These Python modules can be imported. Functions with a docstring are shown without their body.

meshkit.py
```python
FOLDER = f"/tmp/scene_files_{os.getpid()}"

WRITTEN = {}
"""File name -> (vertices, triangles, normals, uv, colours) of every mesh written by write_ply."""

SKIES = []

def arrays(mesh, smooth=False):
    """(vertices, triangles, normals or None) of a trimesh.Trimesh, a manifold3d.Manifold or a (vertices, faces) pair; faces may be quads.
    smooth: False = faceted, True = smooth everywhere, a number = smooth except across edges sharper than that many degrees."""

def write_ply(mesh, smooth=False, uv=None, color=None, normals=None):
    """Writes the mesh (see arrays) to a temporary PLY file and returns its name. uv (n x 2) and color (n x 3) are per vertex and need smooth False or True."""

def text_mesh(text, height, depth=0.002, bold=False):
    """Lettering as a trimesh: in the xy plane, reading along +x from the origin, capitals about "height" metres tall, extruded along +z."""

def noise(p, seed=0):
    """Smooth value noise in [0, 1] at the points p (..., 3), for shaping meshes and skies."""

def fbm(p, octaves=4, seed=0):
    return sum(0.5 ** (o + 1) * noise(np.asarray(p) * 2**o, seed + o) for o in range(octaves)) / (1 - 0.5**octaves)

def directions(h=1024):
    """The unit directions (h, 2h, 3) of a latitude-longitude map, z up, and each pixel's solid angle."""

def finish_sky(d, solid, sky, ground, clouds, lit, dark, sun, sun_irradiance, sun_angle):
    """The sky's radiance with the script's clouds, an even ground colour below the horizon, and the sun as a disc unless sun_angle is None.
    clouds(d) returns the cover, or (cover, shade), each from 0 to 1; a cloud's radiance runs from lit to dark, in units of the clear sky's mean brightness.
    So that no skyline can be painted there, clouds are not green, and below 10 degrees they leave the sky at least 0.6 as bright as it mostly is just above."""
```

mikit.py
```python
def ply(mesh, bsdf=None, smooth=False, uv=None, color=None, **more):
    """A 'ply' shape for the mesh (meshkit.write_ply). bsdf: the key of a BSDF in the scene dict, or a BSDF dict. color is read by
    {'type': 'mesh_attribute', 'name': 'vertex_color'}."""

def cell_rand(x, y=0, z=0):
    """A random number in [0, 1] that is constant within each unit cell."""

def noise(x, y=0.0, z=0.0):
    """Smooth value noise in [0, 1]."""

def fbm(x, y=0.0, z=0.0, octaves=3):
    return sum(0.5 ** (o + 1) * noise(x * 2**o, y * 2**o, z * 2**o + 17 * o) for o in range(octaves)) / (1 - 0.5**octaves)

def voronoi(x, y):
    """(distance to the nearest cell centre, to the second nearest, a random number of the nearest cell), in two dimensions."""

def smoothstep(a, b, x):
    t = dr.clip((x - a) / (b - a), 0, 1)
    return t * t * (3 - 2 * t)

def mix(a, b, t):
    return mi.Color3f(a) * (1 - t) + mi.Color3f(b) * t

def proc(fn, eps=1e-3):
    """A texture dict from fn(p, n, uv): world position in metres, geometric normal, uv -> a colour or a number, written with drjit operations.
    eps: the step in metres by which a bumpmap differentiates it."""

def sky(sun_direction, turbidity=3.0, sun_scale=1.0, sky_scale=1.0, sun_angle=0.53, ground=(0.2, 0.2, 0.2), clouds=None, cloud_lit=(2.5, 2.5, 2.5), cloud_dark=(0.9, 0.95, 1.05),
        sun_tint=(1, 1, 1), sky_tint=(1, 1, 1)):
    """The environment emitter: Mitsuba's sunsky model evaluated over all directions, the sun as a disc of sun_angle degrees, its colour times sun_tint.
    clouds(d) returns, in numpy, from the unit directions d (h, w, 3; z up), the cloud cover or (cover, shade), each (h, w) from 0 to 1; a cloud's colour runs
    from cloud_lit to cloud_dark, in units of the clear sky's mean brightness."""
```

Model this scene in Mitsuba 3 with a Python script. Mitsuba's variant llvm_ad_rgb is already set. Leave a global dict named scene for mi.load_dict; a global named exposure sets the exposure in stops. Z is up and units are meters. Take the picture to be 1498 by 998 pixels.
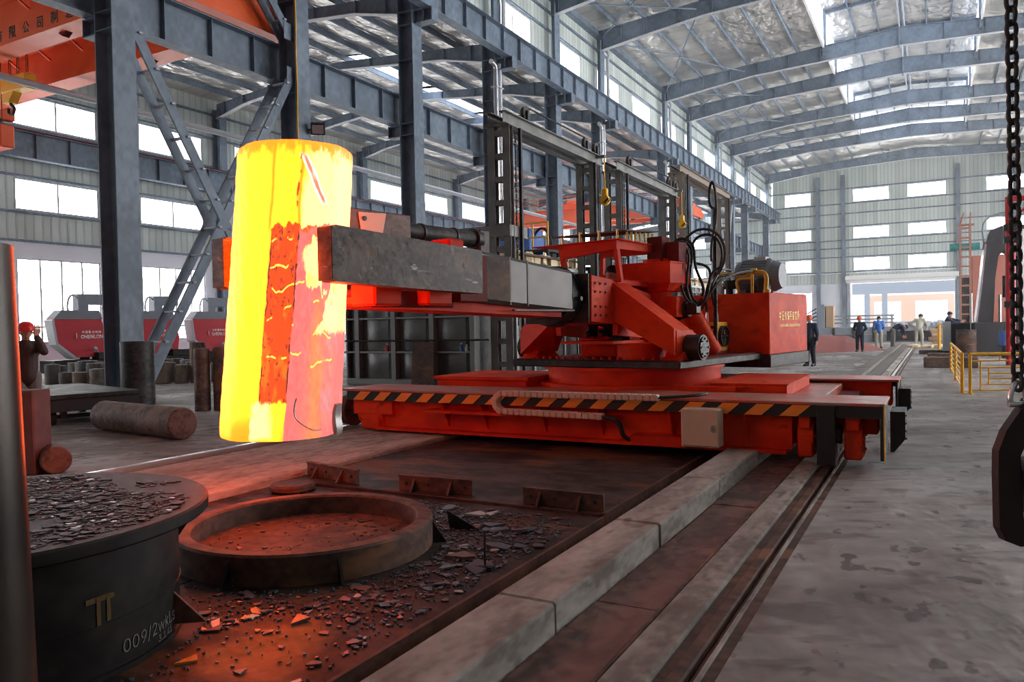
import math, numpy as np, trimesh, manifold3d as m3, shapely.geometry as sg, mitsuba as mi, drjit as dr, mikit, meshkit
from mikit import noise, fbm, voronoi, cell_rand, smoothstep, mix, proc
rng = np.random.default_rng(7)
PI = math.pi
scene, labels = {}, {}

# ------------------------------------------------------------------ camera
EYE = np.array([0.0, 0.0, 1.6])
YAW, PITCH, ROLL = 0.5031, -0.01953, -0.01926
_f = np.array([-math.sin(YAW) * math.cos(PITCH), math.cos(YAW) * math.cos(PITCH), math.sin(PITCH)])
_r = np.array([math.cos(YAW), math.sin(YAW), 0.0])
_u = np.cross(_r, _f)
_up = _u * math.cos(ROLL) - _r * math.sin(ROLL)
scene['camera'] = {'type': 'perspective', 'fov_axis': 'x', 'fov': 2 * math.degrees(math.atan(749 / 1124)), 'near_clip': 0.05, 'far_clip': 500.0,
                   'to_world': mi.ScalarTransform4f().look_at(EYE.tolist(), (EYE + _f).tolist(), _up.tolist())}
# ------------------------------------------------------------------ light
exposure = 0.6
def _clouds(d):
    return np.full(d.shape[:2], 0.92), np.full(d.shape[:2], 0.05)
scene['sky'] = mikit.sky([0.4, 0.3, 0.75], turbidity=4, sun_scale=0.0, sky_scale=10.0, clouds=_clouds, cloud_lit=(1.25, 1.25, 1.28), cloud_dark=(1, 1, 1.05), ground=(.45, .42, .4))
scene['sky']['sampling_weight'] = 8.0
DAY = 1.0                                     # overall strength of the daylight in the glazing
GLOW = 1.0                                    # strength of the hot ingot
SKYL, RIGHT_FILL = 1.3, 2.6                        # roof monitor sheeting, boost of the unseen right-hand windows added for side light

# ------------------------------------------------------------------ naming
def numbered(k):
    if k not in scene and k not in labels and k not in _used: _used.add(k); return k
    n = _next.get(k, 1)
    while f'{k}_{n:03d}' in scene or f'{k}_{n:03d}' in labels or f'{k}_{n:03d}' in _used: n += 1
    _next[k] = n + 1
    _used.add(f'{k}_{n:03d}')
    return f'{k}_{n:03d}'
_used, _next = set(), {}

def thing(name, label, cat, group=None, kind=None):
    k = numbered(name); d = {'label': label, 'category': cat}
    if group: d['group'] = group
    if kind: d['kind'] = kind
    labels[k] = d
    return k
def struct(name):
    k = numbered(name); labels[k] = {'kind': 'structure'}
    return k
def put(parent, name, mesh, mat, label=None, smooth=False, kind=None, uv=None, emit=None):
    """one part of a thing (or the thing's own single mesh when name is None)"""
    k = parent if name is None else numbered(parent + '__' + name)
    d = mesh if isinstance(mesh, dict) else mikit.ply(mesh, mat, smooth=smooth, uv=uv)
    if emit: d = {**d, 'emitter': emit}
    scene[k] = d
    if label or kind:
        labels.setdefault(k, {})
        if label: labels[k]['label'] = label
        if kind: labels[k]['kind'] = kind
    return k
def single(name, label, cat, mesh, mat, group=None, smooth=False, kind=None):
    k = thing(name, label, cat, group, kind)
    return put(k, None, mesh, mat, smooth=smooth)
ORD = ['first', 'second', 'third', 'fourth', 'fifth', 'sixth', 'seventh', 'eighth', 'ninth', 'tenth', 'eleventh', 'twelfth', 'thirteenth', 'fourteenth', 'fifteenth', 'sixteenth', 'seventeenth', 'eighteenth', 'nineteenth', 'twentieth']

# ------------------------------------------------------------------ meshes
cat = trimesh.util.concatenate
def box(x0, x1, y0, y1, z0, z1):
    x0, x1 = min(x0, x1), max(x0, x1); y0, y1 = min(y0, y1), max(y0, y1); z0, z1 = min(z0, z1), max(z0, z1)
    m = trimesh.creation.box((x1 - x0, y1 - y0, z1 - z0)); m.apply_translation(((x0 + x1) / 2, (y0 + y1) / 2, (z0 + z1) / 2))
    return m
def cbox(x0, x1, y0, y1, z0, z1, c=0.01):
    """box with chamfered edges"""
    x0, x1 = min(x0, x1), max(x0, x1); y0, y1 = min(y0, y1), max(y0, y1); z0, z1 = min(z0, z1), max(z0, z1)
    c = min(c, (x1 - x0) / 3, (y1 - y0) / 3, (z1 - z0) / 3)
    p = []
    for x, sx in ((x0, 1), (x1, -1)):
        for y, sy in ((y0, 1), (y1, -1)):
            for z, sz in ((z0, 1), (z1, -1)):
                p += [(x + sx * c, y + sy * c, z), (x + sx * c, y, z + sz * c), (x, y + sy * c, z + sz * c)]
    return man(m3.Manifold.hull_points(np.array(p)))
def man(m):
    q = m.to_mesh(); return trimesh.Trimesh(np.array(q.vert_properties[:, :3], float), np.array(q.tri_verts), process=False)
def hull(p): return man(m3.Manifold.hull_points(np.array(p, float)))
def frame(d, up=(0, 0, 1)):
    d = np.asarray(d, float); d = d / np.linalg.norm(d); up = np.asarray(up, float)
    if abs(d @ up) > 0.98: up = np.array([1.0, 0, 0]) if abs(d[0]) < 0.9 else np.array([0, 1.0, 0])
    s = np.cross(d, up); s /= np.linalg.norm(s); return d, s, np.cross(s, d)
def bar(a, b, w, h, up=(0, 0, 1), ext=0.0):
    """rectangular bar from a to b: w sideways, h along up"""
    a, b = np.asarray(a, float), np.asarray(b, float); d, s, u = frame(b - a, up); L = np.linalg.norm(b - a)
    m = trimesh.creation.box((L + 2 * ext, w, h)); M = np.eye(4); M[:3, 0], M[:3, 1], M[:3, 2], M[:3, 3] = d, -s, u, (a + b) / 2
    m.apply_transform(M); return m
def cyl(a, b, r, n=20, r2=None):
    a, b = np.asarray(a, float), np.asarray(b, float); d, s, u = frame(b - a)
    t = np.arange(n) * 2 * PI / n; ring = np.cos(t)[:, None] * s + np.sin(t)[:, None] * u
    v = np.vstack([a + ring * r, b + ring * (r if r2 is None else r2), a, b]); i = np.arange(n); j = (i + 1) % n
    f = np.vstack([np.c_[i, i + n, j], np.c_[j, i + n, j + n], np.c_[np.full(n, 2 * n), i, j], np.c_[np.full(n, 2 * n + 1), j + n, i + n]])
    m = trimesh.Trimesh(v, f, process=False); m.fix_normals(); return m
def tube(p, r, n=8, caps=True):
    p = np.asarray(p, float); t = np.gradient(p, axis=0); t /= np.linalg.norm(t, axis=1, keepdims=True)
    up = np.array([0, 0, 1.0]) if abs(t[0][2]) < 0.9 else np.array([1.0, 0, 0]); vs = []
    s = np.cross(t[0], up); s /= np.linalg.norm(s)
    for q, d in zip(p, t):
        s = s - d * (s @ d); s /= np.linalg.norm(s); u = np.cross(s, d); a = np.arange(n) * 2 * PI / n
        rr = r[len(vs)] if hasattr(r, '__len__') else r
        vs.append(q + rr * (np.cos(a)[:, None] * s + np.sin(a)[:, None] * u))
    k = len(p); v = np.vstack(vs + [p[:1], p[-1:]]); f = []
    for i in range(k - 1):
        for j in range(n):
            a, b, c, d = i * n + j, i * n + (j + 1) % n, (i + 1) * n + (j + 1) % n, (i + 1) * n + j
            f += [(a, b, c), (a, c, d)]
    for j in range(n): f += [(k * n, (j + 1) % n, j), (k * n + 1, (k - 1) * n + j, (k - 1) * n + (j + 1) % n)]
    m = trimesh.Trimesh(v, f, process=False); m.fix_normals(); return m
def spline(pts, n=30):
    from scipy.interpolate import CubicSpline
    p = np.asarray(pts, float); s = np.r_[0, np.cumsum(np.linalg.norm(np.diff(p, axis=0), axis=1))]
    return CubicSpline(s, p)(np.linspace(0, s[-1], n))
def prism(poly, a, b, plane='xz'):
    """polygon (list of 2d points) extruded between a and b along the missing axis"""
    m = trimesh.creation.extrude_polygon(sg.Polygon(poly), b - a, engine='earcut'); v = np.array(m.vertices)
    o = {'xz': np.c_[v[:, 0], v[:, 2] + a, v[:, 1]], 'yz': np.c_[v[:, 2] + a, v[:, 0], v[:, 1]], 'xy': np.c_[v[:, 0], v[:, 1], v[:, 2] + a]}[plane]
    m = trimesh.Trimesh(o, m.faces, process=False); m.fix_normals(); return m
def lathe(prof, n=48, c=(0, 0, 0)):
    prof = np.array(prof, float); m = trimesh.creation.revolve(prof, sections=n); m.apply_translation(c); m.fix_normals(); return m
def ring(r0, r1, z0, z1, c=(0, 0), n=64): return lathe([(r0, z0), (r1, z0), (r1, z1), (r0, z1), (r0, z0)], n, (c[0], c[1], 0))
def grid_quad(fn, nu, nv):
    """mesh of fn(u, v) -> 3d on a grid"""
    u, v = np.meshgrid(np.linspace(0, 1, nu + 1), np.linspace(0, 1, nv + 1), indexing='ij'); p = fn(u.ravel(), v.ravel())
    i, j = np.meshgrid(np.arange(nu), np.arange(nv), indexing='ij'); a = (i * (nv + 1) + j).ravel()
    return trimesh.Trimesh(p, np.vstack([np.c_[a, a + nv + 1, a + nv + 2], np.c_[a, a + nv + 2, a + 1]]), process=False)
def quad(p): return trimesh.Trimesh(np.array(p, float), [[0, 1, 2], [0, 2, 3]], process=False)
def hbeam(a, b, h, w, tf=0.03, tw=0.02, up=(0, 0, 1)):
    a, b = np.asarray(a, float), np.asarray(b, float); d, s, u = frame(b - a, up)
    return cat([bar(a + u * (h - tf) / 2, b + u * (h - tf) / 2, w, tf, up), bar(a - u * (h - tf) / 2, b - u * (h - tf) / 2, w, tf, up), bar(a, b, tw, h - 2 * tf + 0.002, up)])
def move(m, M): m = m.copy(); m.apply_transform(M); return m
def tr(x, y, z=0, rz=0):
    M = np.eye(4); c, s = math.cos(rz), math.sin(rz); M[:2, :2] = [[c, -s], [s, c]]; M[:3, 3] = x, y, z; return M

# ------------------------------------------------------------------ materials
def const(k, c, rough=0.6, metal=0.0, spec=0.4, **more):
    scene[k] = {'type': 'twosided', 'bsdf': {'type': 'principled', 'base_color': {'type': 'rgb', 'value': list(c)}, 'roughness': rough, 'metallic': metal, 'specular': spec, **more}}
def tex(k, fn, rough=0.6, metal=0.0, spec=0.4, bump=None, bscale=1.0, eps=2e-3, **more):
    b = {'type': 'principled', 'base_color': proc(fn), 'roughness': proc(rough) if callable(rough) else rough, 'metallic': metal, 'specular': spec, **more}
    if bump: b = {'type': 'bumpmap', 'arbitrary': proc(bump, eps), 'scale': bscale, 'bsdf': b}
    scene[k] = {'type': 'twosided', 'bsdf': b}
C3 = mi.Color3f
def m_floor(p, n, uv):
    s, t = p.x * .9 + p.y * .44, p.y * .9 - p.x * .44
    a = fbm(p.x * 0.5, p.y * 0.22, 0.0, 4); b = fbm(s * .9 + 9, t * 2.0, 3.0, 5); c = fbm(s * 5, t * 9, 1.0, 4)
    base = mix(C3(.15, .13, .122), C3(.31, .295, .285), smoothstep(.3, .7, a * .55 + b * .45))
    base = mix(base, C3(.17, .12, .105), smoothstep(.58, .75, fbm(p.x * 1.1 + 40, p.y * .9, 5.0, 4)) * .65)
    d = smoothstep(.66, .76, fbm(p.x * 7.7 + 5, p.y * 5.0, 8.0, 4))
    base = mix(base, C3(.07, .055, .05), d * .75)
    base = mix(base, C3(.45, .44, .43), smoothstep(.62, .8, fbm(p.x * 1.7 + 70, p.y * .5, 2.0, 4)) * .5)
    base = mix(base, C3(.09, .07, .065), smoothstep(.60, .74, fbm(s * 2.2 + 3, t * 5.5, 6.0, 4)) * .5)
    return base * (0.72 + 0.56 * c)
def m_beam(p, n, uv):
    b = fbm(p.x * 5 + 3, p.y * 1.6, p.z * 5, 4); c = fbm(p.x * 25, p.y * 14, p.z * 25, 3)
    base = mix(C3(.18, .155, .14), C3(.42, .385, .355), smoothstep(.25, .75, b * .7 + c * .3))
    return mix(base, C3(.14, .10, .08), smoothstep(.62, .72, fbm(p.x * 7, p.y * 3 + 11, p.z * 4, 3)) * .55)
def m_plate(p, n, uv):
    a = fbm(p.x * 1.3, p.y * 1.9, p.z * 2, 4); b = fbm(p.x * 6, p.y * 9, p.z * 6, 4)
    base = mix(C3(.022, .015, .013), C3(.085, .058, .05), smoothstep(.3, .75, a * .6 + b * .4))
    o = smoothstep(.60, .75, fbm(p.x * 1.0 + 13, p.y * 3.1, 4.0, 4))
    base = mix(base, C3(.20, .075, .022), o * .6)
    g = dr.exp(-(dr.square((p.x + 2.95) / .38) + dr.square((p.y - 2.75) / .42)))  # orange ingot glow on the deck, painted in over the rust
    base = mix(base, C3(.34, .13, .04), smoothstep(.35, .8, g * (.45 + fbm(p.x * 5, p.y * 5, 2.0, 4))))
    return base * (0.75 + .5 * fbm(p.x * 30, p.y * 30, p.z * 30, 2))
def m_channel(p, n, uv):
    a = fbm(p.x * 4, p.y * 1.5, 0.0, 4); b = fbm(p.x * 14, p.y * 11, 2.0, 3)
    base = mix(C3(.085, .036, .03), C3(.20, .095, .078), smoothstep(.25, .75, a * .6 + b * .4))
    return mix(base, C3(.05, .035, .03), smoothstep(.58, .72, fbm(p.x * 6 + 4, p.y * 2.5, 7.0, 4)) * .7)
def m_rust(p, n, uv):
    a = fbm(p.x * 3, p.y * 3, p.z * 3, 4); b = fbm(p.x * 19, p.y * 19, p.z * 19, 3)
    base = mix(C3(.038, .024, .02), C3(.145, .072, .05), smoothstep(.25, .75, a * .6 + b * .4))
    return mix(base, C3(.30, .13, .05), smoothstep(.6, .75, fbm(p.x * 2 + 7, p.y * 2, p.z * 4, 4)) * .5)
def m_jaw(p, n, uv):
    a = fbm(p.x * 4, p.y * 4, p.z * 5, 4); b = fbm(p.x * 24, p.y * 24, p.z * 30, 3)
    base = mix(C3(.055, .043, .04), C3(.12, .095, .085), smoothstep(.3, .7, a * .6 + b * .4))
    base = mix(base, C3(.15, .075, .045), smoothstep(.55, .75, fbm(p.x * 3 + 8, p.y * 3, p.z * 4, 3)) * .6)
    s = smoothstep(.70, .80, fbm(p.x * 9 + 3, p.y * 6 + 1, p.z * 26, 3)) * smoothstep(.45, .7, fbm(p.x * 2, p.y * 2, p.z * 5 + 3, 2))
    return mix(base, C3(.42, .40, .40), s * .8)
def m_dark(p, n, uv):
    a = fbm(p.x * 2.5, p.y * 2.5, p.z * 2.5, 4); b = fbm(p.x * 15, p.y * 15, p.z * 15, 3)
    return mix(C3(.014, .013, .013), C3(.05, .046, .046), smoothstep(.3, .75, a * .6 + b * .4))
def m_blue(p, n, uv):
    a = fbm(p.x * 1.2, p.y * 1.2, p.z * .6, 4); b = fbm(p.x * 9, p.y * 9, p.z * 5, 2)
    return mix(C3(.115, .15, .195), C3(.185, .235, .30), smoothstep(.3, .7, a * .7 + b * .3))
def m_red(p, n, uv):
    a = fbm(p.x * 2, p.y * 2, p.z * 2, 4); b = fbm(p.x * 12, p.y * 12, p.z * 12, 3)
    base = mix(C3(.52, .022, .007), C3(.72, .055, .010), smoothstep(.3, .7, a))
    return mix(base, C3(.24, .03, .02), smoothstep(.58, .8, a * .45 + b * .55) * .7)
def m_deck(p, n, uv):
    a = fbm(p.x * 2, p.y * 3, p.z * 2, 4)
    return mix(C3(.50, .07, .035), C3(.36, .17, .13), smoothstep(.35, .65, a))
def rib(t, period, w=.22):
    s = dr.abs(t / period - dr.floor(t / period) - .5) * 2
    return smoothstep(1 - w * 2, 1 - w, s)
def m_clad(p, n, uv):
    t = p.x + p.y
    base = mix(C3(.50, .56, .53), C3(.56, .61, .58), fbm(t * .3, p.z * .4, 0.0, 3))
    return base * (1 - .18 * rib(t, .38, .16)) * (.88 + .24 * cell_rand(t / .38, 3.0))
def b_clad(p, n, uv): return rib(p.x + p.y, .38, .16) * .03
def m_wall(p, n, uv): return mix(C3(.70, .72, .78), C3(.78, .79, .84), fbm(p.x * .7, p.y * .7, p.z * .7, 3))
def m_foil(p, n, uv):
    s = smoothstep(.93, .99, dr.abs((p.y / 1.2 - dr.floor(p.y / 1.2)) - .5) * 2)
    return mix(C3(.82, .79, .74), C3(.62, .60, .57), fbm(p.x * 1.5, p.y * .8, 0.0, 3)) * (1 - .35 * s)
def b_foil(p, n, uv): return fbm(p.x * 2.4, p.y * 1.3, 0.0, 4) * .26
def m_orange(p, n, uv): return mix(C3(.78, .12, .025), C3(.70, .085, .02), fbm(p.x, p.y * 2, p.z * 2, 3))
def m_billet(p, n, uv):
    a = fbm(p.x * 5, p.y * 5, p.z * 4, 4); b = fbm(p.x * 25, p.y * 25, p.z * 20, 3)
    base = mix(C3(.075, .05, .045), C3(.20, .13, .11), smoothstep(.3, .7, a * .6 + b * .4))
    return mix(base, C3(.24, .12, .05), smoothstep(.55, .72, fbm(p.x * 3, p.y * 3 + 5, p.z * 3, 3)) * .6)
def m_bars(p, n, uv):
    i = cell_rand(dr.floor(p.x * 1.3), dr.floor(p.y * 1.3))
    a = fbm(p.x * 7, p.y * 7, p.z * 6, 3)
    return mix(C3(.10, .10, .105), C3(.20, .15, .11), smoothstep(.35, .7, a * .7 + i * .3))
tex('mat_floor', m_floor, lambda p, n, uv: .42 + .35 * fbm(p.x * 1.5, p.y * .7, 0.0, 3), spec=.45, bump=lambda p, n, uv: fbm(p.x * 14, p.y * 9, 0.0, 3) * .012)
tex('mat_beam', m_beam, .85, spec=.3, bump=lambda p, n, uv: fbm(p.x * 22, p.y * 16, p.z * 22, 3) * .012)
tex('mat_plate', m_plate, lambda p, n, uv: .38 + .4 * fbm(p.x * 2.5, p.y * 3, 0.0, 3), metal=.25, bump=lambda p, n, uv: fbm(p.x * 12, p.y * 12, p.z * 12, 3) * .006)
tex('mat_channel', m_channel, .62, spec=.4, bump=lambda p, n, uv: fbm(p.x * 16, p.y * 13, 0.0, 3) * .012)
tex('mat_rust', m_rust, .68, bump=lambda p, n, uv: fbm(p.x * 26, p.y * 26, p.z * 26, 3) * .006)
tex('mat_jaw', m_jaw, .5, metal=.3, bump=lambda p, n, uv: fbm(p.x * 20, p.y * 20, p.z * 20, 3) * .006)
tex('mat_dark', m_dark, .5, metal=.15, spec=.3)
tex('mat_blue', m_blue, .48)
tex('mat_red', m_red, .55, spec=.14)
tex('mat_deck', m_deck, .35, spec=.6)
tex('mat_clad', m_clad, .5, bump=b_clad, eps=8e-3)
tex('mat_wall', m_wall, .8)
tex('mat_foil', m_foil, .3, metal=.75, bump=b_foil, eps=1e-2)
tex('mat_orange', m_orange, .42)
tex('mat_billet', m_billet, .6, metal=.2)
tex('mat_bars', m_bars, .6, metal=.2)
const('mat_black', (.018, .017, .017), .45)
const('mat_rubber', (.02, .02, .021), .5)
const('mat_hazard', (.80, .26, .03), .5)
const('mat_yellow', (.80, .42, .035), .45)
const('mat_beige', (.56, .44, .32), .5)
const('mat_silver', (.75, .76, .78), .22, .9)
const('mat_steel', (.33, .32, .32), .38, .8)
const('mat_chain', (.05, .045, .045), .5, .4)
const('mat_maroon', (.15, .022, .02), .6, 0, .12)
const('mat_redrod', (.45, .02, .025), .4)
const('mat_sawred', (.55, .03, .045), .4)
const('mat_greypaint', (.22, .24, .28), .5)
const('mat_lightgrey', (.45, .47, .50), .5)
const('mat_white', (.80, .80, .79), .6)
const('mat_wood', (.42, .28, .17), .8)
const('mat_fibre', (.66, .56, .38), .95)
const('mat_brick', (.30, .10, .07), .8)
const('mat_bluepaint', (.06, .14, .40), .45)
const('mat_teal', (.02, .16, .16), .5)
const('mat_gold', (.65, .48, .18), .35, .6)
const('mat_frame', (.40, .42, .45), .5)
const('mat_concrete_out', (.62, .60, .57), .8)
const('mat_peach', (.75, .52, .40), .8)
const('mat_skin', (.42, .22, .15), .55)
const('mat_navy', (.025, .035, .065), .8)
const('mat_navydark', (.012, .015, .028), .8)
const('mat_jacketblue', (.05, .16, .50), .75)
const('mat_khaki', (.36, .34, .28), .85)
const('mat_greytrousers', (.16, .15, .14), .85)
const('mat_blackcloth', (.018, .015, .015), .6)
const('mat_brownjacket', (.045, .025, .022), .55)
const('mat_shoe', (.015, .014, .014), .5)
const('mat_hair', (.012, .010, .009), .6)
const('mat_helmet', (.70, .02, .02), .3)
const('mat_helmetorange', (.75, .09, .03), .35)
const('mat_scale', (.13, .14, .165), .3, .4)
const('mat_scalewarm', (.16, .09, .08), .45, .2)
const('mat_scalepale', (.50, .48, .47), .35, .3)
const('mat_pane', (.8, .8, .8), .4)
const('mat_link', (.62, .42, .33), .5)
tex('mat_arm', lambda p, n, uv: mix(mix(C3(.06, .055, .053), C3(.115, .105, .10), fbm(p.x * 3, p.y * 3, p.z * 3, 4)), C3(.17, .09, .05), smoothstep(.62, .8, fbm(p.x * 4 + 2, p.y * 4, p.z * 4, 3)) * .5), .42, metal=.35)
const('mat_chalk', (.16, .155, .15), .9)
const('mat_ochre', (.10, .058, .015), .8)
tex('mat_post', lambda p, n, uv: mix(C3(.022, .019, .017), C3(.075, .06, .05), fbm(p.x * 6, p.y * 6, p.z * 3, 4)), .33, metal=.6, spec=.6)
const('mat_cream', (.85, .70, .50), .5)
const('mat_glowflake', (.85, .28, .06), .5)  # orange glow on the flakes painted into their base colour
tex('mat_pinkbillet', lambda p, n, uv: mix(C3(.085, .045, .045), C3(.15, .085, .083), fbm(p.x * 6, p.y * 6, p.z * 5, 4)), .6)
tex('mat_furnacepanel', lambda p, n, uv: mix(C3(.07, .07, .072), C3(.19, .185, .18), fbm(p.x * 2, p.y * 2, p.z * 2, 4)), .3, metal=.55)
const('mat_furnace', (.20, .20, .20), .45, .4)
tex('mat_gantry', lambda p, n, uv: mix(C3(.09, .09, .09), C3(.22, .22, .21), fbm(p.x * 3, p.y * 3, p.z * 3, 4)), .5, metal=.2)
const('mat_gantrybrown', (.20, .16, .13), .55, .2)
const('mat_brownsteel', (.035, .022, .02), .5, .3)
const('mat_darkblue', (.03, .035, .05), .5)
const('mat_pressdark', (.045, .042, .048), .5)
const('mat_rustred', (.26, .11, .08), .6)
const('mat_rampred', (.28, .09, .08), .6)
def fb_(x, y):
    return float(meshkit.fbm(np.array([[x * 1.6 + 3, y * 1.6, .3]]))[0])
tex('mat_potscale', lambda p, n, uv: mix(C3(.012, .012, .014), C3(.05, .05, .058), fbm(p.x * 40, p.y * 40, p.z * 40, 2)), .5, metal=.1)
const('mat_fartrack', (.15, .135, .125), .7)
tex('mat_pot', lambda p, n, uv: mix(C3(.007, .0065, .0065), C3(.028, .024, .023), smoothstep(.3, .75, fbm(p.x * 4, p.y * 4, p.z * 4, 4))), .5, spec=.25)
const('mat_portal', (.24, .28, .34), .6)
# ================================================================== the hall
YB, YF, XL, X1, XR, XC = 97.6, -14.0, -35.0, -17.1, 13.5, -1.8
YC = [11.7, 17.6, 23.6, 29.7, 35.9, 42.0, 54.1, 60.4, 69.2, 75.2, 81.4, 92.8]          # columns of the left row
def pane_emit(s, tint=(1, 1, 1), w=1.0):
    return {'type': 'area', 'radiance': {'type': 'rgb', 'value': [DAY * s * t for t in tint]}, 'sampling_weight': w}
WIN = 4.0
_wn = [0]
def window(axis, c, inward, a0, a1, z0, z1, mull=(.5,), bars=(), w=1.0, s=WIN, tint=(1, 1, 1.0), fr=.06):
    """a glazed window in the plane axis = c; a runs along the other horizontal axis"""
    _wn[0] += 1
    k = struct(f'window_{_wn[0]}')
    def B(p0, p1, q0, q1, d0, d1):
        lo, hi = c + min(d0 * inward, d1 * inward), c + max(d0 * inward, d1 * inward)
        return box(lo, hi, p0, p1, q0, q1) if axis == 'x' else box(p0, p1, lo, hi, q0, q1)
    put(k, 'frame', cat([B(a0, a0 + fr, z0, z1, -.05, .06), B(a1 - fr, a1, z0, z1, -.05, .06), B(a0 + fr, a1 - fr, z0, z0 + fr, -.05, .06), B(a0 + fr, a1 - fr, z1 - fr, z1, -.05, .06)]), 'mat_frame')
    for t in mull: put(k, 'mullion', B(a0 + t * (a1 - a0) - fr / 2, a0 + t * (a1 - a0) + fr / 2, z0 + fr, z1 - fr, -.03, .05), 'mat_frame')
    for (t0, t1, zz) in bars: put(k, 'transom', B(a0 + t0 * (a1 - a0), a0 + t1 * (a1 - a0), zz - fr / 2, zz + fr / 2, -.03, .045), 'mat_frame')
    e = [0] + list(mull) + [1]
    for t0, t1 in zip(e[:-1], e[1:]):
        p0, p1 = a0 + t0 * (a1 - a0) + fr / 2, a0 + t1 * (a1 - a0) - fr / 2
        if axis == 'x': q = [(c, p0, z0), (c, p1, z0), (c, p1, z1), (c, p0, z1)]
        else: q = [(p0, c, z0), (p1, c, z0), (p1, c, z1), (p0, c, z1)]
        nrm = np.cross(np.subtract(q[1], q[0]), np.subtract(q[3], q[0]))[0 if axis == 'x' else 1]
        if nrm * inward < 0: q = q[::-1]
        put(k, 'pane', quad(q), 'mat_pane', emit=pane_emit(s, tint, w * (p1 - p0) * (z1 - z0) / 6))
    return k
def wall(name, axis, c0, c1, a0, a1, z0, z1, holes, mat, top=None):
    k = name if name in labels else struct(name)
    P = sg.Polygon([(a0, z0), (a1, z0), (a1, z1)] + (top or []) + [(a0, z1)], [[(h[0], h[2]), (h[1], h[2]), (h[1], h[3]), (h[0], h[3])] for h in holes])
    m = trimesh.creation.extrude_polygon(P, c1 - c0, engine='earcut'); v = np.array(m.vertices)
    o = np.c_[v[:, 2] + c0, v[:, 0], v[:, 1]] if axis == 'x' else np.c_[v[:, 0], v[:, 2] + c0, v[:, 1]]
    m = trimesh.Trimesh(o, m.faces, process=False); m.fix_normals()
    return k, m

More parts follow.
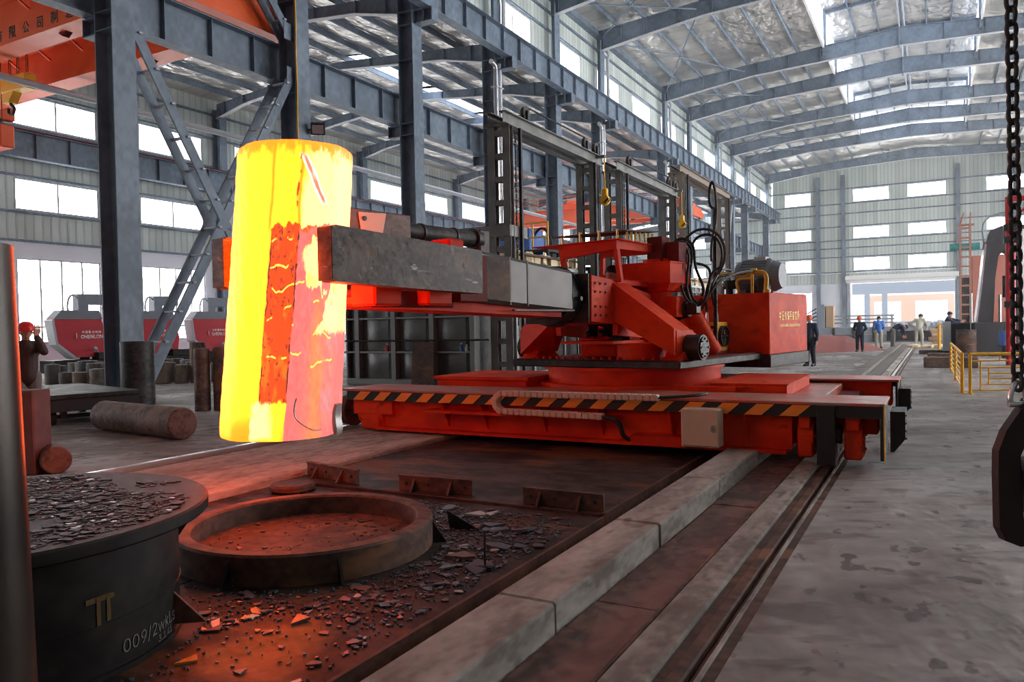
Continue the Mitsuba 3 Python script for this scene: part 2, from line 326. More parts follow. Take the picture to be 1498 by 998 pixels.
# floor: slabs round the rail trench
fl = struct('floor')
TX0, TX1, TY1 = -8.05, -.87, 52.0
put(fl, 'slab', box(TX1, XR, YF, YB, -.4, 0), 'mat_floor')
put(fl, 'slab', box(XL, TX0, YF, YB, -.4, 0), 'mat_floor')
put(fl, 'slab', box(TX0, TX1, TY1, YB, -.4, 0), 'mat_floor')
put(fl, 'trench_bed', box(TX0, TX1, YF, TY1, -.6, -.3), 'mat_dark')
put(fl, 'slab', box(-7.6, -2.1, 15.0, TY1, -.3, 0.0), 'mat_floor')
put(fl, 'slab', box(-7.6, -2.3, YF, -3.0, -.3, 0.0), 'mat_floor')
single('yard_ground', 'pale sunlit concrete yard beyond the open hall door', 'ground', box(-60, 60, YB, 190, -.5, -.02), 'mat_concrete_out'); labels['yard_ground'] = {'kind': 'structure'}

# rails, kerb beam and channel covers of the manipulator track
k = thing('kerb_beam', 'long raised pale concrete kerb beam along the right side of the pit', 'kerb')
ys = [-3, -1.4, .1, 1.85, 3.59, 5.34, 7.1, 8.9, 10.7, 12.5] + list(np.arange(14.5, TY1, 3.0)) + [TY1]
for i, (a, b) in enumerate(zip(ys[:-1], ys[1:])):
    m = cbox(-2.1, -1.75, a + .006, b - .006, -.29, (.15 if a < 13 else .09) + .004 * rng.standard_normal(), .014); m.apply_translation((.004 * rng.standard_normal(), 0, 0))
    put(k, 'block', m, 'mat_beam' if a < 13 else 'mat_fartrack')
k = thing('channel_cover', 'row of brick-red steel channel cover plates beside the pale kerb beam', 'cover plates')
ys = [-3, -.4, 1.3, 2.7, 4.115, 5.46, 6.8, 8.2, 9.6, 11, 12.5] + list(np.arange(15, TY1, 3.0)) + [TY1]
for i, (a, b) in enumerate(zip(ys[:-1], ys[1:])):
    put(k, 'plate', cbox(-1.735, -1.365, a + .006, b - .006, -.05, -.012 + .003 * rng.standard_normal(), .006), 'mat_channel' if a < 13 else 'mat_fartrack')
put(k, 'edge_angle', cat([box(-1.362, -1.345, -3, TY1, -.29, 0.0), box(-1.748, -1.738, -3, TY1, -.29, -.02)]), 'mat_rust')
put(k, 'bearer', box(-1.70, -1.40, -3, TY1, -.29, -.06), 'mat_rust')
single('rail_bedding_strip', 'narrow pale rough concrete strip left of the right crane rail', 'concrete strip', cbox(-1.345, -1.135, -3, TY1, -.29, .004, .012), 'mat_beam')
k = thing('running_rail', 'right running rail sunk in the floor with a rusty groove beside it', 'rail')
put(k, 'head', cat([cbox(-1.085, -1.005, -3, 13, -.06, -.008, .01), box(-1.05, -1.03, -3, TY1, -.2, -.05), box(-1.12, -.96, -3, TY1, -.29, -.2)]), 'mat_rust', 'rusty rail head')
put(k, 'head', cbox(-1.085, -1.005, 13, TY1, -.06, -.002, .01), 'mat_silver', 'shiny worn rail head far along the track')
put(k, 'web_filler', box(-1.135, -1.08, -3, TY1, -.29, -.022), 'mat_rust')
put(k, 'groove_floor', box(-1.0, -.955, -3, TY1, -.29, -.05), 'mat_channel')
put(k, 'edge_angle', cbox(-.955, -.93, -3, TY1, -.29, .004, .004), 'mat_beam')
put(k, 'grout', box(-.93, -.87, -3, TY1, -.29, -.008), 'mat_rust')
single('concrete_strip', 'broad low concrete strip lit red along the left side of the pit', 'concrete strip', cbox(-7.72, -6.0, -3, 15.0, -.29, .085, .02), 'mat_beam')
k = thing('running_rail', 'left running rail with a shiny head behind the hot ingot', 'rail')
put(k, 'head', cat([cbox(-7.885, -7.815, -3, TY1, .06, .135, .008), box(-7.865, -7.835, -3, TY1, -.2, .07), box(-7.94, -7.76, -3, TY1, -.29, -.2)]), 'mat_silver')
put(k, 'bed', cat([box(-8.05, -7.95, -3, TY1, -.29, .0), box(-7.76, -7.73, -3, TY1, -.29, .02)]), 'mat_rust')
# steel plates over the pit
k = thing('pit_plate_deck', 'dark steel plate deck with rust stains and a painted orange glow between the two rails', 'steel deck')
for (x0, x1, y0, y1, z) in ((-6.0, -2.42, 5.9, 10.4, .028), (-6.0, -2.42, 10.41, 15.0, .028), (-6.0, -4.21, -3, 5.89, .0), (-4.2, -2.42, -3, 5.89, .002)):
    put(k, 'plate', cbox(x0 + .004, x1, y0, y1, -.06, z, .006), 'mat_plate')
put(k, 'edge_plate', cat([box(-2.42, -2.395, -3, 5.89, -.29, .012), box(-2.42, -2.395, 5.9, 15, -.29, .035)]), 'mat_rust')
put(k, 'bearer', cat([box(-5.9, -2.5, y, y + .2, -.29, -.06) for y in np.arange(-2.5, 15, 1.6)]), 'mat_dark')

# ---- walls with their windows
BAY = 6.05
ybay = [11.7 + BAY * n for n in range(-4, 15)]
lw_big, lw_mid, lw_top = [], [], []
for y in ybay:
    if y + 5.2 > YB: continue
    lw_big.append((y + 1.25, y + 5.1, 1.23, 5.0)); lw_mid.append((y + 1.25, y + 5.1, 7.1, 8.5)); lw_top.append((y + 1.25, y + 5.1, 10.8, 12.2))
wl, m = wall('wall_left', 'x', XL - .25, XL, YF, YB, 0, 5.7, lw_big, 'mat_wall'); put(wl, 'plaster', m, 'mat_wall')
_, m = wall('wall_left', 'x', XL - .12, XL - .04, YF, YB, 5.7, 14.6, lw_mid + lw_top, 'mat_clad'); put(wl, 'cladding', m, 'mat_clad')
put(wl, 'girt', cat([box(XL - .04, XL + .1, YF, YB, z - .05, z + .05) for z in (5.75, 7.0, 8.6, 10.7, 12.3, 13.6)]), 'mat_blue')
for (a, b, z0, z1) in lw_big:
    if -8 < a < 95: window('x', XL - .1, 1, a, b, z0, z1, (.27, .52, .77), ((0, 1, 1.95),), w=2.0)
for (a, b, z0, z1) in lw_mid + lw_top:
    if 4 < a < 95: window('x', XL - .08, 1, a, b, z0, z1, (.5,))
# clerestory of the main hall over the left row of columns
cl = []
for y in ybay:
    if y + 4.3 < YB: cl.append((y + .4, y + 4.1, 15.4, 16.65))
wc, m = wall('wall_clerestory', 'x', X1 - .30, X1 - .22, YF, YB, 14.0, 18.6, cl, 'mat_clad'); put(wc, 'cladding', m, 'mat_clad')
put(wc, 'girt', cat([box(X1 - .22, X1 - .1, YF, YB, z - .05, z + .05) for z in (15.3, 16.75, 17.7)]), 'mat_blue')
for (a, b, z0, z1) in cl:
    if a > 8: window('x', X1 - .26, 1, a, b, z0, z1, (.5,))
# right wall of the main hall (out of view); its glowing windows are added for side light
rw = [(y + .8, y + 5.2, z0, z1) for y in ybay if y + 5.4 < YB for z0, z1 in ((1.6, 5.0), (8.5, 10.2), (15.0, 16.6)) if y > 14]
wr, m = wall('wall_right', 'x', XR, XR + .2, YF, YB, 0, 18.6, rw, 'mat_clad'); put(wr, 'cladding', m, 'mat_clad')
for (a, b, z0, z1) in rw:
    if 14 < a < 80: window('x', XR + .1, -1, a, b, z0, z1, (.5,), w=1.5, s=WIN * RIGHT_FILL)
# front wall behind the camera
wf, m = wall('wall_front', 'y', YF - .2, YF, XL, XR, 0, 14.6, [], 'mat_clad', top=None); put(wf, 'cladding', m, 'mat_clad')
put(wf, 'cladding', box(X1, XR, YF - .2, YF, 14.6, 20.5), 'mat_clad')
# gable wall at the far end, with the big door
DX0, DX1, DZ = -8.58, 2.0, 6.1
gx = [(-15.8, -12.75), (-8.26, -4.38), (-2.64, 1.27), (4.92, 8.8)]
gw = [(a, b, z0, z1) for (a, b) in gx for z0, z1 in ((15.2, 16.75), (10.95, 12.35), (7.25, 8.8))] + [(-33.5 + i * 5.2, -30.5 + i * 5.2, z0, z1) for i in range(3) for z0, z1 in ((7.1, 8.5), (10.8, 12.2))]
gl = [(-15.8, -12.75, 1.3, 4.9), (5.0, 8.9, 1.3, 4.9)]
door = [(DX0, DX1, 0.0, DZ)]
_dp = sg.box(DX0, -1, DX1, 5.8)
wb = struct('wall_back')
P = sg.Polygon([(XL, 0), (XR, 0), (XR, 5.8), (XL, 5.8)], [[(h[0], h[2]), (h[1], h[2]), (h[1], h[3]), (h[0], h[3])] for h in gl]).difference(_dp)
put(wb, 'plaster', cat([prism(list(g.exterior.coords), YB, YB + .3, 'xz') if not g.interiors else (lambda m: trimesh.Trimesh(np.c_[m.vertices[:, 0], m.vertices[:, 2] + YB, m.vertices[:, 1]], m.faces, process=False))(trimesh.creation.extrude_polygon(g, .3, engine='earcut')) for g in getattr(P, 'geoms', [P])]), 'mat_wall')
P = sg.Polygon([(XL, 5.8), (XR, 5.8), (XR, 18.6), (XC, 20.2), (X1, 18.6), (X1, 14.0), (-26, 15.0), (XL, 14.0)], [[(h[0], h[2]), (h[1], h[2]), (h[1], h[3]), (h[0], h[3])] for h in gw]).difference(sg.box(DX0, 5, DX1, DZ))
m = trimesh.creation.extrude_polygon(P, .1, engine='earcut'); m = trimesh.Trimesh(np.c_[m.vertices[:, 0], m.vertices[:, 2] + YB + .02, m.vertices[:, 1]], m.faces, process=False); m.fix_normals()
put(wb, 'cladding', m, 'mat_clad')
for z in (7.15, 8.9, 9.95, 10.85, 12.45, 13.95, 15.1, 16.85):
    put(wb, 'girt', box(XL, XR, YB - .12, YB, z - .06, z + .06), 'mat_blue')
for (a, b, z0, z1) in gw: window('y', YB + .06, -1, a, b, z0, z1, (), w=.7, fr=.08)
for (a, b, z0, z1) in gl: window('y', YB + .15, -1, a, b, z0, z1, (.33, .66), w=.7, s=WIN * .8)
for i, x in enumerate((-12.0, -9.22, 2.35, 7.6)):
    k = thing('gable_column', f'slim blue-grey steel post on the far gable wall, {ORD[i]} from the left', 'column', 'posts on the far gable wall')
    put(k, 'shaft', hbeam((x, YB - .32, 0), (x, YB - .32, 18.4), .4, .4, up=(0, 1, 0)), 'mat_blue')
    put(k, 'base_plate', box(x - .3, x + .3, YB - .62, YB - .02, 0, .04), 'mat_blue')
k = struct('door_1')
put(k, 'frame', cat([box(DX0 - .35, DX0, YB - .15, YB + .3, 0, DZ), box(DX1, DX1 + .35, YB - .15, YB + .3, 0, DZ)]), 'mat_lightgrey')
put(k, 'roller_housing', cat([cbox(DX0 - .5, DX1 + .5, YB - .65, YB + .0, DZ, DZ + .55, .08), box(DX0 - .5, DX1 + .5, YB - .35, YB - .1, DZ - .3, DZ)]), 'mat_white')
single('gutter_pipe', 'thin pale pipe along the far gable wall above the door', 'pipe', cyl((-16.5, YB - .35, 7.0), (4, YB - .35, 7.0), .06, 8), 'mat_white')
# outside, seen through the door: a pale building with a portal
k = thing('yard_building', 'pale hazy building with a blue-grey portal seen through the hall door', 'building')
put(k, 'wall', box(-18, 14, 137, 138, 0, 9), 'mat_white')
for i, x in enumerate((-9.3, -6.9, 2.6)): put(k, 'portal_post', box(x, x + .7, 128, 128.7, 0, 6.6), 'mat_portal')
put(k, 'portal_beam', box(-11, 3.3, 128, 128.8, 5.4, 7.0), 'mat_portal')
put(k, 'panel', box(-9, 2.6, 133, 133.2, 0, 5.2), 'mat_peach')
for x0, x1 in ((-8.3, -4.5), (-2.6, 1.8)): put(k, 'opening', box(x0, x1, 132.95, 133.0, .9, 4.3), 'mat_white')

# ---- steel columns of the left row
UG0, UG1, LG0, LG1 = 13.33, 14.42, 9.22, 10.34          # upper (main hall) and lower (side bay) crane girders
stiff = mikit.ply(box(-.1, .1, -.008, .008, 0, UG1 - UG0 - .06), 'mat_blue')
def at_(d, M): return {**d, 'to_world': mi.ScalarTransform4f(M.tolist() if hasattr(M, 'tolist') else M)}
for i, y in enumerate(YC):
    k = thing('hall_column', f'tall blue-grey steel H-column of the left row, {ORD[i]} from the camera', 'column', 'columns of the left row')
    put(k, 'flange', box(X1 + .30, X1 + .33, y - .3, y + .3, .04, 18.0), 'mat_blue')
    put(k, 'flange', box(X1 - .33, X1 - .30, y - .3, y + .3, .04, 14.0), 'mat_blue')
    put(k, 'web', cat([box(X1 - .30, X1 + .30, y - .012, y + .012, .04, 14.0), box(X1 + .02, X1 + .30, y - .012, y + .012, 14.0, 18.0)]), 'mat_blue')
    put(k, 'base_plate', box(X1 - .5, X1 + .5, y - .45, y + .45, 0, .04), 'mat_blue')
    for z in (LG0 - .45, LG0 - .02, UG0 - .5, UG0 - .02, LG1 + 1.2):
        put(k, 'stiffener', box(X1 - .31, X1 + .31, y - .29, y + .29, z, z + .02), 'mat_blue')
    put(k, 'bracket', cat([box(X1 + .33, X1 + 1.15, y - .2, y + .2, UG0 - .04, UG0 - .01), box(X1 + .33, X1 + 1.15, y - .2, y + .2, UG0 - .50, UG0 - .47), box(X1 + .33, X1 + 1.15, y - .012, y + .012, UG0 - .5, UG0), box(X1 + 1.12, X1 + 1.15, y - .2, y + .2, UG0 - .5, UG0), box(X1 + .75, X1 + .77, y - .2, y + .2, UG0 - .5, UG0)]), 'mat_blue', 'bracket under the upper crane girder')
    put(k, 'bracket', cat([box(X1 - .95, X1 - .33, y - .2, y + .2, LG0 - .04, LG0 - .01), box(X1 - .95, X1 - .33, y - .2, y + .2, LG0 - .45, LG0 - .42), box(X1 - .95, X1 - .33, y - .012, y + .012, LG0 - .45, LG0), box(X1 - .95, X1 - .93, y - .2, y + .2, LG0 - .45, LG0)]), 'mat_blue', 'bracket under the side bay girder')
# crane girders
def crane_girder(label, x, z0, z1, y0, y1, dy, railcol):
    k = thing('crane_girder', label, 'girder')
    put(k, 'bottom_flange', box(x - .2, x + .2, y0, y1, z0, z0 + .03), 'mat_blue')
    put(k, 'top_flange', box(x - .26, x + .26, y0, y1, z1 - .03, z1), 'mat_blue')
    put(k, 'web', box(x - .01, x + .01, y0, y1, z0 + .03, z1 - .03), 'mat_blue')
    put(k, 'rail', box(x - .05, x + .05, y0, y1, z1, z1 + .12), railcol)
    d = mikit.ply(box(-.16, .16, -.01, .01, z0 + .03, z1 - .03), 'mat_blue')
    for y in np.arange(y0 + .4, y1, dy): put(k, 'stiffener', at_(d, tr(x, y)), None)
    return k
crane_girder('long upper blue-grey crane girder along the main hall side of the left columns', X1 + .85, UG0, UG1, 6.0, 97.0, 1.51, 'mat_steel')
crane_girder('lower blue-grey crane girder on the side bay side of the left columns', X1 - .65, LG0, LG1, 4.0, 97.0, 1.51, 'mat_rust')
crane_girder('crane girder with rusty rail along the windowed left wall', XL + .75, LG0, LG1, 4.0, 97.0, 1.51, 'mat_maroon')
for n, y in enumerate(ybay):
    if not 5 < y < 96: continue
    k = thing('wall_column', f'blue-grey steel column against the windowed left wall, {ORD[n - 3]} from the camera', 'column', 'columns of the left wall')
    put(k, 'shaft', hbeam((XL + .32, y, 0.03), (XL + .32, y, 13.9), .55, .45, up=(1, 0, 0)), 'mat_blue')
    put(k, 'bracket', cat([box(XL + .6, XL + 1.0, y - .15, y + .15, LG0 - .35, LG0 - .01), box(XL + .6, XL + 1.0, y - .2, y + .2, LG0 - .04, LG0 - .01)]), 'mat_blue')
    put(k, 'base_plate', box(XL + .02, XL + .7, y - .3, y + .3, 0, .03), 'mat_blue')

# ---- ladder-like X brace between the two nearest columns
k = thing('lattice_brace', 'big ladder-like X brace of lattice bars between the two nearest columns', 'brace')
for (a, b) in (((12.0, 9.15), (17.25, .15)), ((17.3, 9.25), (12.05, .1))):
    for x in (X1 + .16, X1 - .42):
        put(k, 'chord', bar((x, a[0], a[1]), (x, b[0], b[1]), .06, .27), 'mat_blue')
    n = 12
    for i in range(n):
        t = (i + .5) / n
        put(k, 'rung', bar((X1 - .50, a[0] + t * (b[0] - a[0]), a[1] + t * (b[1] - a[1]) + .13), (X1 + .25, a[0] + t * (b[0] - a[0]), a[1] + t * (b[1] - a[1]) + .13), .10, .05), 'mat_frame')
    for e in (a, b): put(k, 'gusset', box(X1 + .19, X1 + .21, e[0] - .22, e[0] + .22, e[1] - .25, e[1] + .25), 'mat_blue')
if True:
    k = thing('lattice_brace', 'ladder-like lattice brace above the lower girder leaning to the second column head', 'brace')
    for x in (X1 + .16, X1 - .22): put(k, 'chord', bar((x, 12.4, 16.0), (x, 17.3, 10.45), .06, .25), 'mat_blue')
    for i in range(9):
        t = (i + .5) / 9; put(k, 'rung', bar((X1 - .28, 12.4 + 4.9 * t, 16.1 - 5.55 * t), (X1 + .25, 12.4 + 4.9 * t, 16.1 - 5.55 * t), .09, .05), 'mat_frame')
    put(k, 'gusset', box(X1 + .19, X1 + .21, 17.0, 17.4, 10.3, 10.8), 'mat_blue')
k = thing('lattice_brace', 'thin X of pale rods under the upper girder far down the left row', 'brace')
for (a, b) in (((69.5, 12.8), (75.0, .5)), ((75.0, 12.8), (69.5, .5))): put(k, 'rod', bar((X1 + .2, a[0], a[1]), (X1 + .2, b[0], b[1]), .12, .12), 'mat_lightgrey')
put(k, 'gusset', box(X1 + .12, X1 + .28, 72.0, 72.5, 6.4, 6.9), 'mat_lightgrey')

# ---- downpipes on the columns
for i, (y, z1) in enumerate(((29.25, 12.7), (41.4, 12.7), (53.6, 12.7), (29.95, 18.2), (42.4, 18.2), (54.5, 18.2), (69.6, 18.2), (81.8, 18.2))):
    up = i > 2
    k = thing('downpipe', f'shiny silver downpipe {"high on the clerestory" if up else "standing"} beside the left row columns, {ORD[i - 3 if up else i]} from the camera', 'pipe', 'silver downpipes')
    x = X1 + .45
    if up:
        put(k, 'pipe', tube(spline([(x - .35, y, z1), (x - .3, y, z1 - .35), (x + .05, y, z1 - .75), (x + .05, y, z1 - 1.2)], 14), .09, 8), 'mat_lightgrey', smooth=40)
        put(k, 'pipe', cyl((x + .05, y, z1 - 1.2), (x + .05, y, UG1 + .1), .09, 10), 'mat_lightgrey', smooth=40)
    else:
        put(k, 'pipe', cyl((x, y, 0), (x, y, z1), .11, 12), 'mat_silver', smooth=40)
        put(k, 'pipe', cyl((x, y + .35, 0), (x, y + .35, z1 + .4), .10, 12), 'mat_silver', smooth=40)
        put(k, 'elbow', tube(spline([(x, y, z1), (x, y - .02, z1 + .2), (x, y - .25, z1 + .3), (x, y - .4, z1 + .32)], 10), .11, 10), 'mat_silver', smooth=40)
        put(k, 'clip', cat([box(x - .2, x + .13, y - .13, y + .48, z, z + .05) for z in (3, 6, 9, 12)]), 'mat_lightgrey')

# ---- roof of the main hall
def ztop(x): return 18.55 + .085 * (13.5 + XC - XC - abs(x - XC) * 1.0 + 1.6) if False else 19.75 - .078 * abs(x - XC)
ce = struct('ceiling')
MX0, MX1, MY0, MY1 = -6.2, 2.6, 17.6, 84.0              # the roof monitor, its unseen near part left off to darken the foreground
ytr = [YF, -6.4, -.4, 5.65] + YC + [YB]
def foil(x0, x1, y0, y1, f, n=(5, 7), sag=.07):
    def fn(u, v):
        x = x0 + u * (x1 - x0); y = y0 + v * (y1 - y0)
        return np.c_[x, y, f(x) - sag * np.sin(PI * u) * (.6 + .4 * np.sin(y * 2.3 + x)) + .02 * np.sin(y * 5.1 + x * 3)]
    return grid_quad(fn, *n)
def purl(x, z, y0, y1): return cat([box(x - .035, x + .035, y0, y1, z - .02, z), box(x - .01, x + .01, y0, y1, z - .24, z), box(x - .035, x + .035, y0, y1, z - .26, z - .24)])
xl = np.linspace(X1 - .35, MX0, 8); xr = np.linspace(MX1, XR, 8)
for j in range(len(ytr) - 1):
    y0, y1 = ytr[j], ytr[j + 1]
    for xs in (xl, xr):
        for a, b in zip(xs[:-1], xs[1:]): put(ce, 'foil_panel', foil(a, b, y0, y1, lambda x: ztop(x) + .28), 'mat_foil', smooth=True)
for xs in (xl, xr):
    for x in xs[1:-1]: put(ce, 'purlin', purl(x, ztop(x) + .26, YF, YB), 'mat_blue')
put(ce, 'gutter', cat([box(X1 - .3, X1 + .15, YF, YB, 18.35, 18.65), box(XR - .3, XR, YF, YB, 18.35, 18.65)]), 'mat_blue')
for y0, y1 in [(MY1 + (YB - MY1) * i / 3, MY1 + (YB - MY1) * (i + 1) / 3) for i in range(3)] + [(a, b) for a, b in zip([YF, -6.4, -.4, 5.65, 11.7], [-6.4, -.4, 5.65, 11.7, MY0])]:
    for a, b in zip(np.linspace(MX0, MX1, 7)[:-1], np.linspace(MX0, MX1, 7)[1:]): put(ce, 'foil_panel', foil(a, b, y0, y1, lambda x: ztop(x) + .28), 'mat_foil', smooth=True)
put(ce, 'outer_sheet', cat([prism([(X1 - .4, 18.95), (XC, 20.30), (XR + .3, 18.95), (XR + .3, 19.01), (XC, 20.36), (X1 - .4, 19.01)], YF, MY0, 'xz'), prism([(X1 - .4, 18.95), (XC, 20.30), (XC, 20.36), (X1 - .4, 19.01)], MY1, YB, 'xz'), prism([(XR + .3, 18.95), (XC, 20.30), (XC, 20.36), (XR + .3, 19.01)], MY1, YB, 'xz'),
                            prism([(X1 - .4, 18.92), (MX0, 19.80), (MX0, 19.86), (X1 - .4, 18.98)], MY0, MY1, 'xz'), prism([(XR + .3, 18.92), (MX1, 19.80), (MX1, 19.86), (XR + .3, 18.98)], MY0, MY1, 'xz')]), 'mat_clad')
# rafters
for i, y in enumerate(ytr[1:-1]):
    if y < 20: continue
    k = thing('roof_rafter', f'blue-grey steel roof rafter spanning the main hall, {ORD[i - 5]} from the camera', 'rafter', 'rafters of the main hall')
    for s in (-1, 1):
        half = 15.3
        xe = XC + s * half
        xm = XC + s * 9.0
        bot = [(xe, 17.42), (XC + s * 12.3, 17.85), (xm, 18.25), (XC, 18.62)]
        top = [(xe, ztop(xe)), (XC, ztop(XC))]
        put(k, 'web', prism(bot + top[::-1], y - .012, y + .012, 'xz'), 'mat_blue')
        put(k, 'bottom_flange', cat([bar((a[0], y, a[1]), (b[0], y, b[1]), .3, .03, (0, 0, 1)) for a, b in zip(bot[:-1], bot[1:])]), 'mat_frame')
        put(k, 'top_flange', bar((top[0][0], y, top[0][1] - .01), (top[1][0], y, top[1][1] - .01), .3, .03), 'mat_blue')
        for t in (.03, .1, .2, .32, .44, .57, .7, .84):
            x = xe + t * (XC - xe); zb = np.interp(abs(x - XC), [0, 9, 12.3, half], [18.62, 18.25, 17.85, 17.42])
            put(k, 'stiffener', box(x - .01, x + .01, y - .13, y + .13, zb, ztop(x) - .02), 'mat_blue')
    put(k, 'ridge_plate', box(XC - .03, XC + .03, y - .16, y + .16, 18.5, ztop(XC)), 'mat_blue')
# knee rods between rafters and eaves
for i, y in enumerate((35.9, 42.0, 54.1, 60.4, 69.2, 75.2)):
    k = thing('roof_brace', f'thin crossed bracing rods under the roof beside the {ORD[i]} clear rafter', 'brace', 'crossed rods under the roof')
    y2 = ytr[ytr.index(y) + 1]
    put(k, 'rod', tube([(X1 + .4, y + .2, 18.1), (-11.2, y2 - .2, 18.6)], .045, 6), 'mat_blue'); put(k, 'rod', tube([(-11.2, y + .2, 18.6), (X1 + .4, y2 - .2, 18.1)], .045, 6), 'mat_blue')
    put(k, 'strut', tube([(X1 + .35, y + .1, 17.6), (X1 + 2.0, y + 2.0, ztop(X1 + 2))], .06, 6), 'mat_lightgrey')
# monitor over the ridge
k = struct('roof_monitor'); labels[k] = {'kind': 'structure'}
MZ0, MZ1 = 19.75, 21.7
def zmon(x): return MZ1 + .35 - .08 * abs(x - XC)
put(k, 'kerb', cat([box(MX0 - .06, MX0 + .06, MY0, MY1, ztop(MX0) - .1, MZ0), box(MX1 - .06, MX1 + .06, MY0, MY1, ztop(MX1) - .1, MZ0)]), 'mat_white')
for y in ytr[2:-1]:
    if y > MY1 or y < MY0: continue
    put(k, 'post', cat([box(MX0 - .06, MX0 + .14, y - .1, y + .1, ztop(MX0) - .6, zmon(MX0)), box(MX1 - .14, MX1 + .06, y - .1, y + .1, ztop(MX1) - .6, zmon(MX1))]), 'mat_blue')
    for s in (0, 1):
        a, b = ((MX0, y, zmon(MX0) - .12), (XC, y, zmon(XC) - .12)) if s == 0 else ((XC, y, zmon(XC) - .12), (MX1, y, zmon(MX1) - .12))
        put(k, 'rafter', hbeam(a, b, .24, .16), 'mat_blue')
my = [y for y in ytr[1:] if MY0 <= y < MY1] + [MY1]
mx = np.linspace(MX0, MX1, 7)
for y0, y1 in zip(my[:-1], my[1:]):
    for x, s in ((MX0, 1), (MX1, -1)):
        q = [(x, y0 + .1, MZ0), (x, y1 - .1, MZ0), (x, y1 - .1, zmon(x) - .05), (x, y0 + .1, zmon(x) - .05)]
        put(k, 'side_sheet', quad(q if s > 0 else q[::-1]), 'mat_pane', emit=pane_emit(SKYL, (.80, .92, 1.12), 2.0))
    for a, b in zip(mx[:-1], mx[1:]): put(k, 'foil_panel', foil(a, b, y0, y1, zmon, sag=.04), 'mat_foil', smooth=True)
for x in mx[1:-1]: put(k, 'purlin', purl(x, zmon(x), MY0, MY1), 'mat_blue')
put(k, 'end_sheet', quad([(MX0, MY1, 19.0), (MX1, MY1, 19.0), (MX1, MY1, zmon(MX1)), (MX0, MY1, zmon(MX0))]), 'mat_pane', emit=pane_emit(.75, (.82, .93, 1.1), .3))
put(k, 'end_sheet', box(MX0, MX1, MY0 - .04, MY0, 19.0, zmon(XC)), 'mat_clad')
put(k, 'end_rail', cat([box(MX0, MX1, MY1 - .1, MY1 - .02, z, z + .12) for z in (19.4, 20.5)]), 'mat_blue')
put(k, 'ridge_pipe', cat([cyl((XC + d, MY0, zmon(XC) - .45), (XC + d, MY1, zmon(XC) - .45), .05, 8) for d in (-.15, .15)]), 'mat_lightgrey')
put(k, 'roof_sheet', cat([prism([(MX0 - .3, zmon(MX0) + .1), (XC, zmon(XC) + .1), (XC, zmon(XC) + .14), (MX0 - .3, zmon(MX0) + .14)], MY0, MY1, 'xz'), prism([(MX1 + .3, zmon(MX1) + .1), (XC, zmon(XC) + .1), (XC, zmon(XC) + .14), (MX1 + .3, zmon(MX1) + .14)], MY0, MY1, 'xz')]), 'mat_clad')

# ---- roof of the side bay
SXC = -26.0
def zs(x): return 15.0 - .085 * abs(x - SXC)
xs = np.linspace(XL, X1 - .35, 12)
for j in range(2, len(ytr) - 1):
    y0, y1 = ytr[j], ytr[j + 1]
    for a, b in zip(xs[:-1], xs[1:]):
        mid = (a + b) / 2
        if -28.3 < mid < -23.3 and y0 > 29 and abs(mid - SXC) > .6:
            put(ce, 'skylight_sheet', quad([(a, y0 + .2, zs(a) + .2), (a, y1 - .2, zs(a) + .2), (b, y1 - .2, zs(b) + .2), (b, y0 + .2, zs(b) + .2)]), 'mat_pane', emit=pane_emit(2.2, (.86, .95, 1.1), .8))
        else: put(ce, 'side_foil_panel', foil(a, b, y0, y1, lambda x: zs(x) + .2), 'mat_foil', smooth=True)
for x in xs[1:-1]: put(ce, 'side_purlin', purl(x, zs(x) + .18, -.4, YB), 'mat_blue')
put(ce, 'side_outer_sheet', cat([prism([(XL - .2, 14.55), (SXC, 15.42), (SXC, 15.46), (XL - .2, 14.6)], YF, YB, 'xz'), prism([(X1 - .3, 14.5), (SXC, 15.42), (SXC, 15.46), (X1 - .3, 14.55)], YF, YB, 'xz')]), 'mat_clad')
for i, y in enumerate(ytr[3:-1]):
    if y < 8: continue
    k = thing('side_rafter', f'grey roof rafter of the left side bay, {ORD[i - 1]} from the camera', 'rafter', 'rafters of the side bay')
    for s in (-1, 1):
        xe = XL + .3 if s < 0 else X1 - .35
        bot = [(xe, 13.35), (xe - s * 2.2, 13.85), (SXC, 14.5)]
        top = [(xe, zs(xe) - .10), (SXC, zs(SXC) - .10)]
        put(k, 'web', prism(bot + top[::-1], y - .012, y + .012, 'xz'), 'mat_blue')
        put(k, 'bottom_flange', cat([bar((a[0], y, a[1]), (b[0], y, b[1]), .28, .03) for a, b in zip(bot[:-1], bot[1:])]), 'mat_frame')
        for t in (.08, .25, .5, .75):
            x = xe + t * (SXC - xe); zb = np.interp(abs(x - xe), [0, 2.2, abs(SXC - xe)], [13.35, 13.85, 14.5])
            put(k, 'stiffener', box(x - .01, x + .01, y - .12, y + .12, zb, zs(x) - .11), 'mat_blue')
single('service_pipe', 'long grey pipe running past the orange crane hook in the side bay', 'pipe', cyl((-26.4, 6, 10.0), (-26.4, 60, 10.0), .12, 10), 'mat_lightgrey', smooth=40)
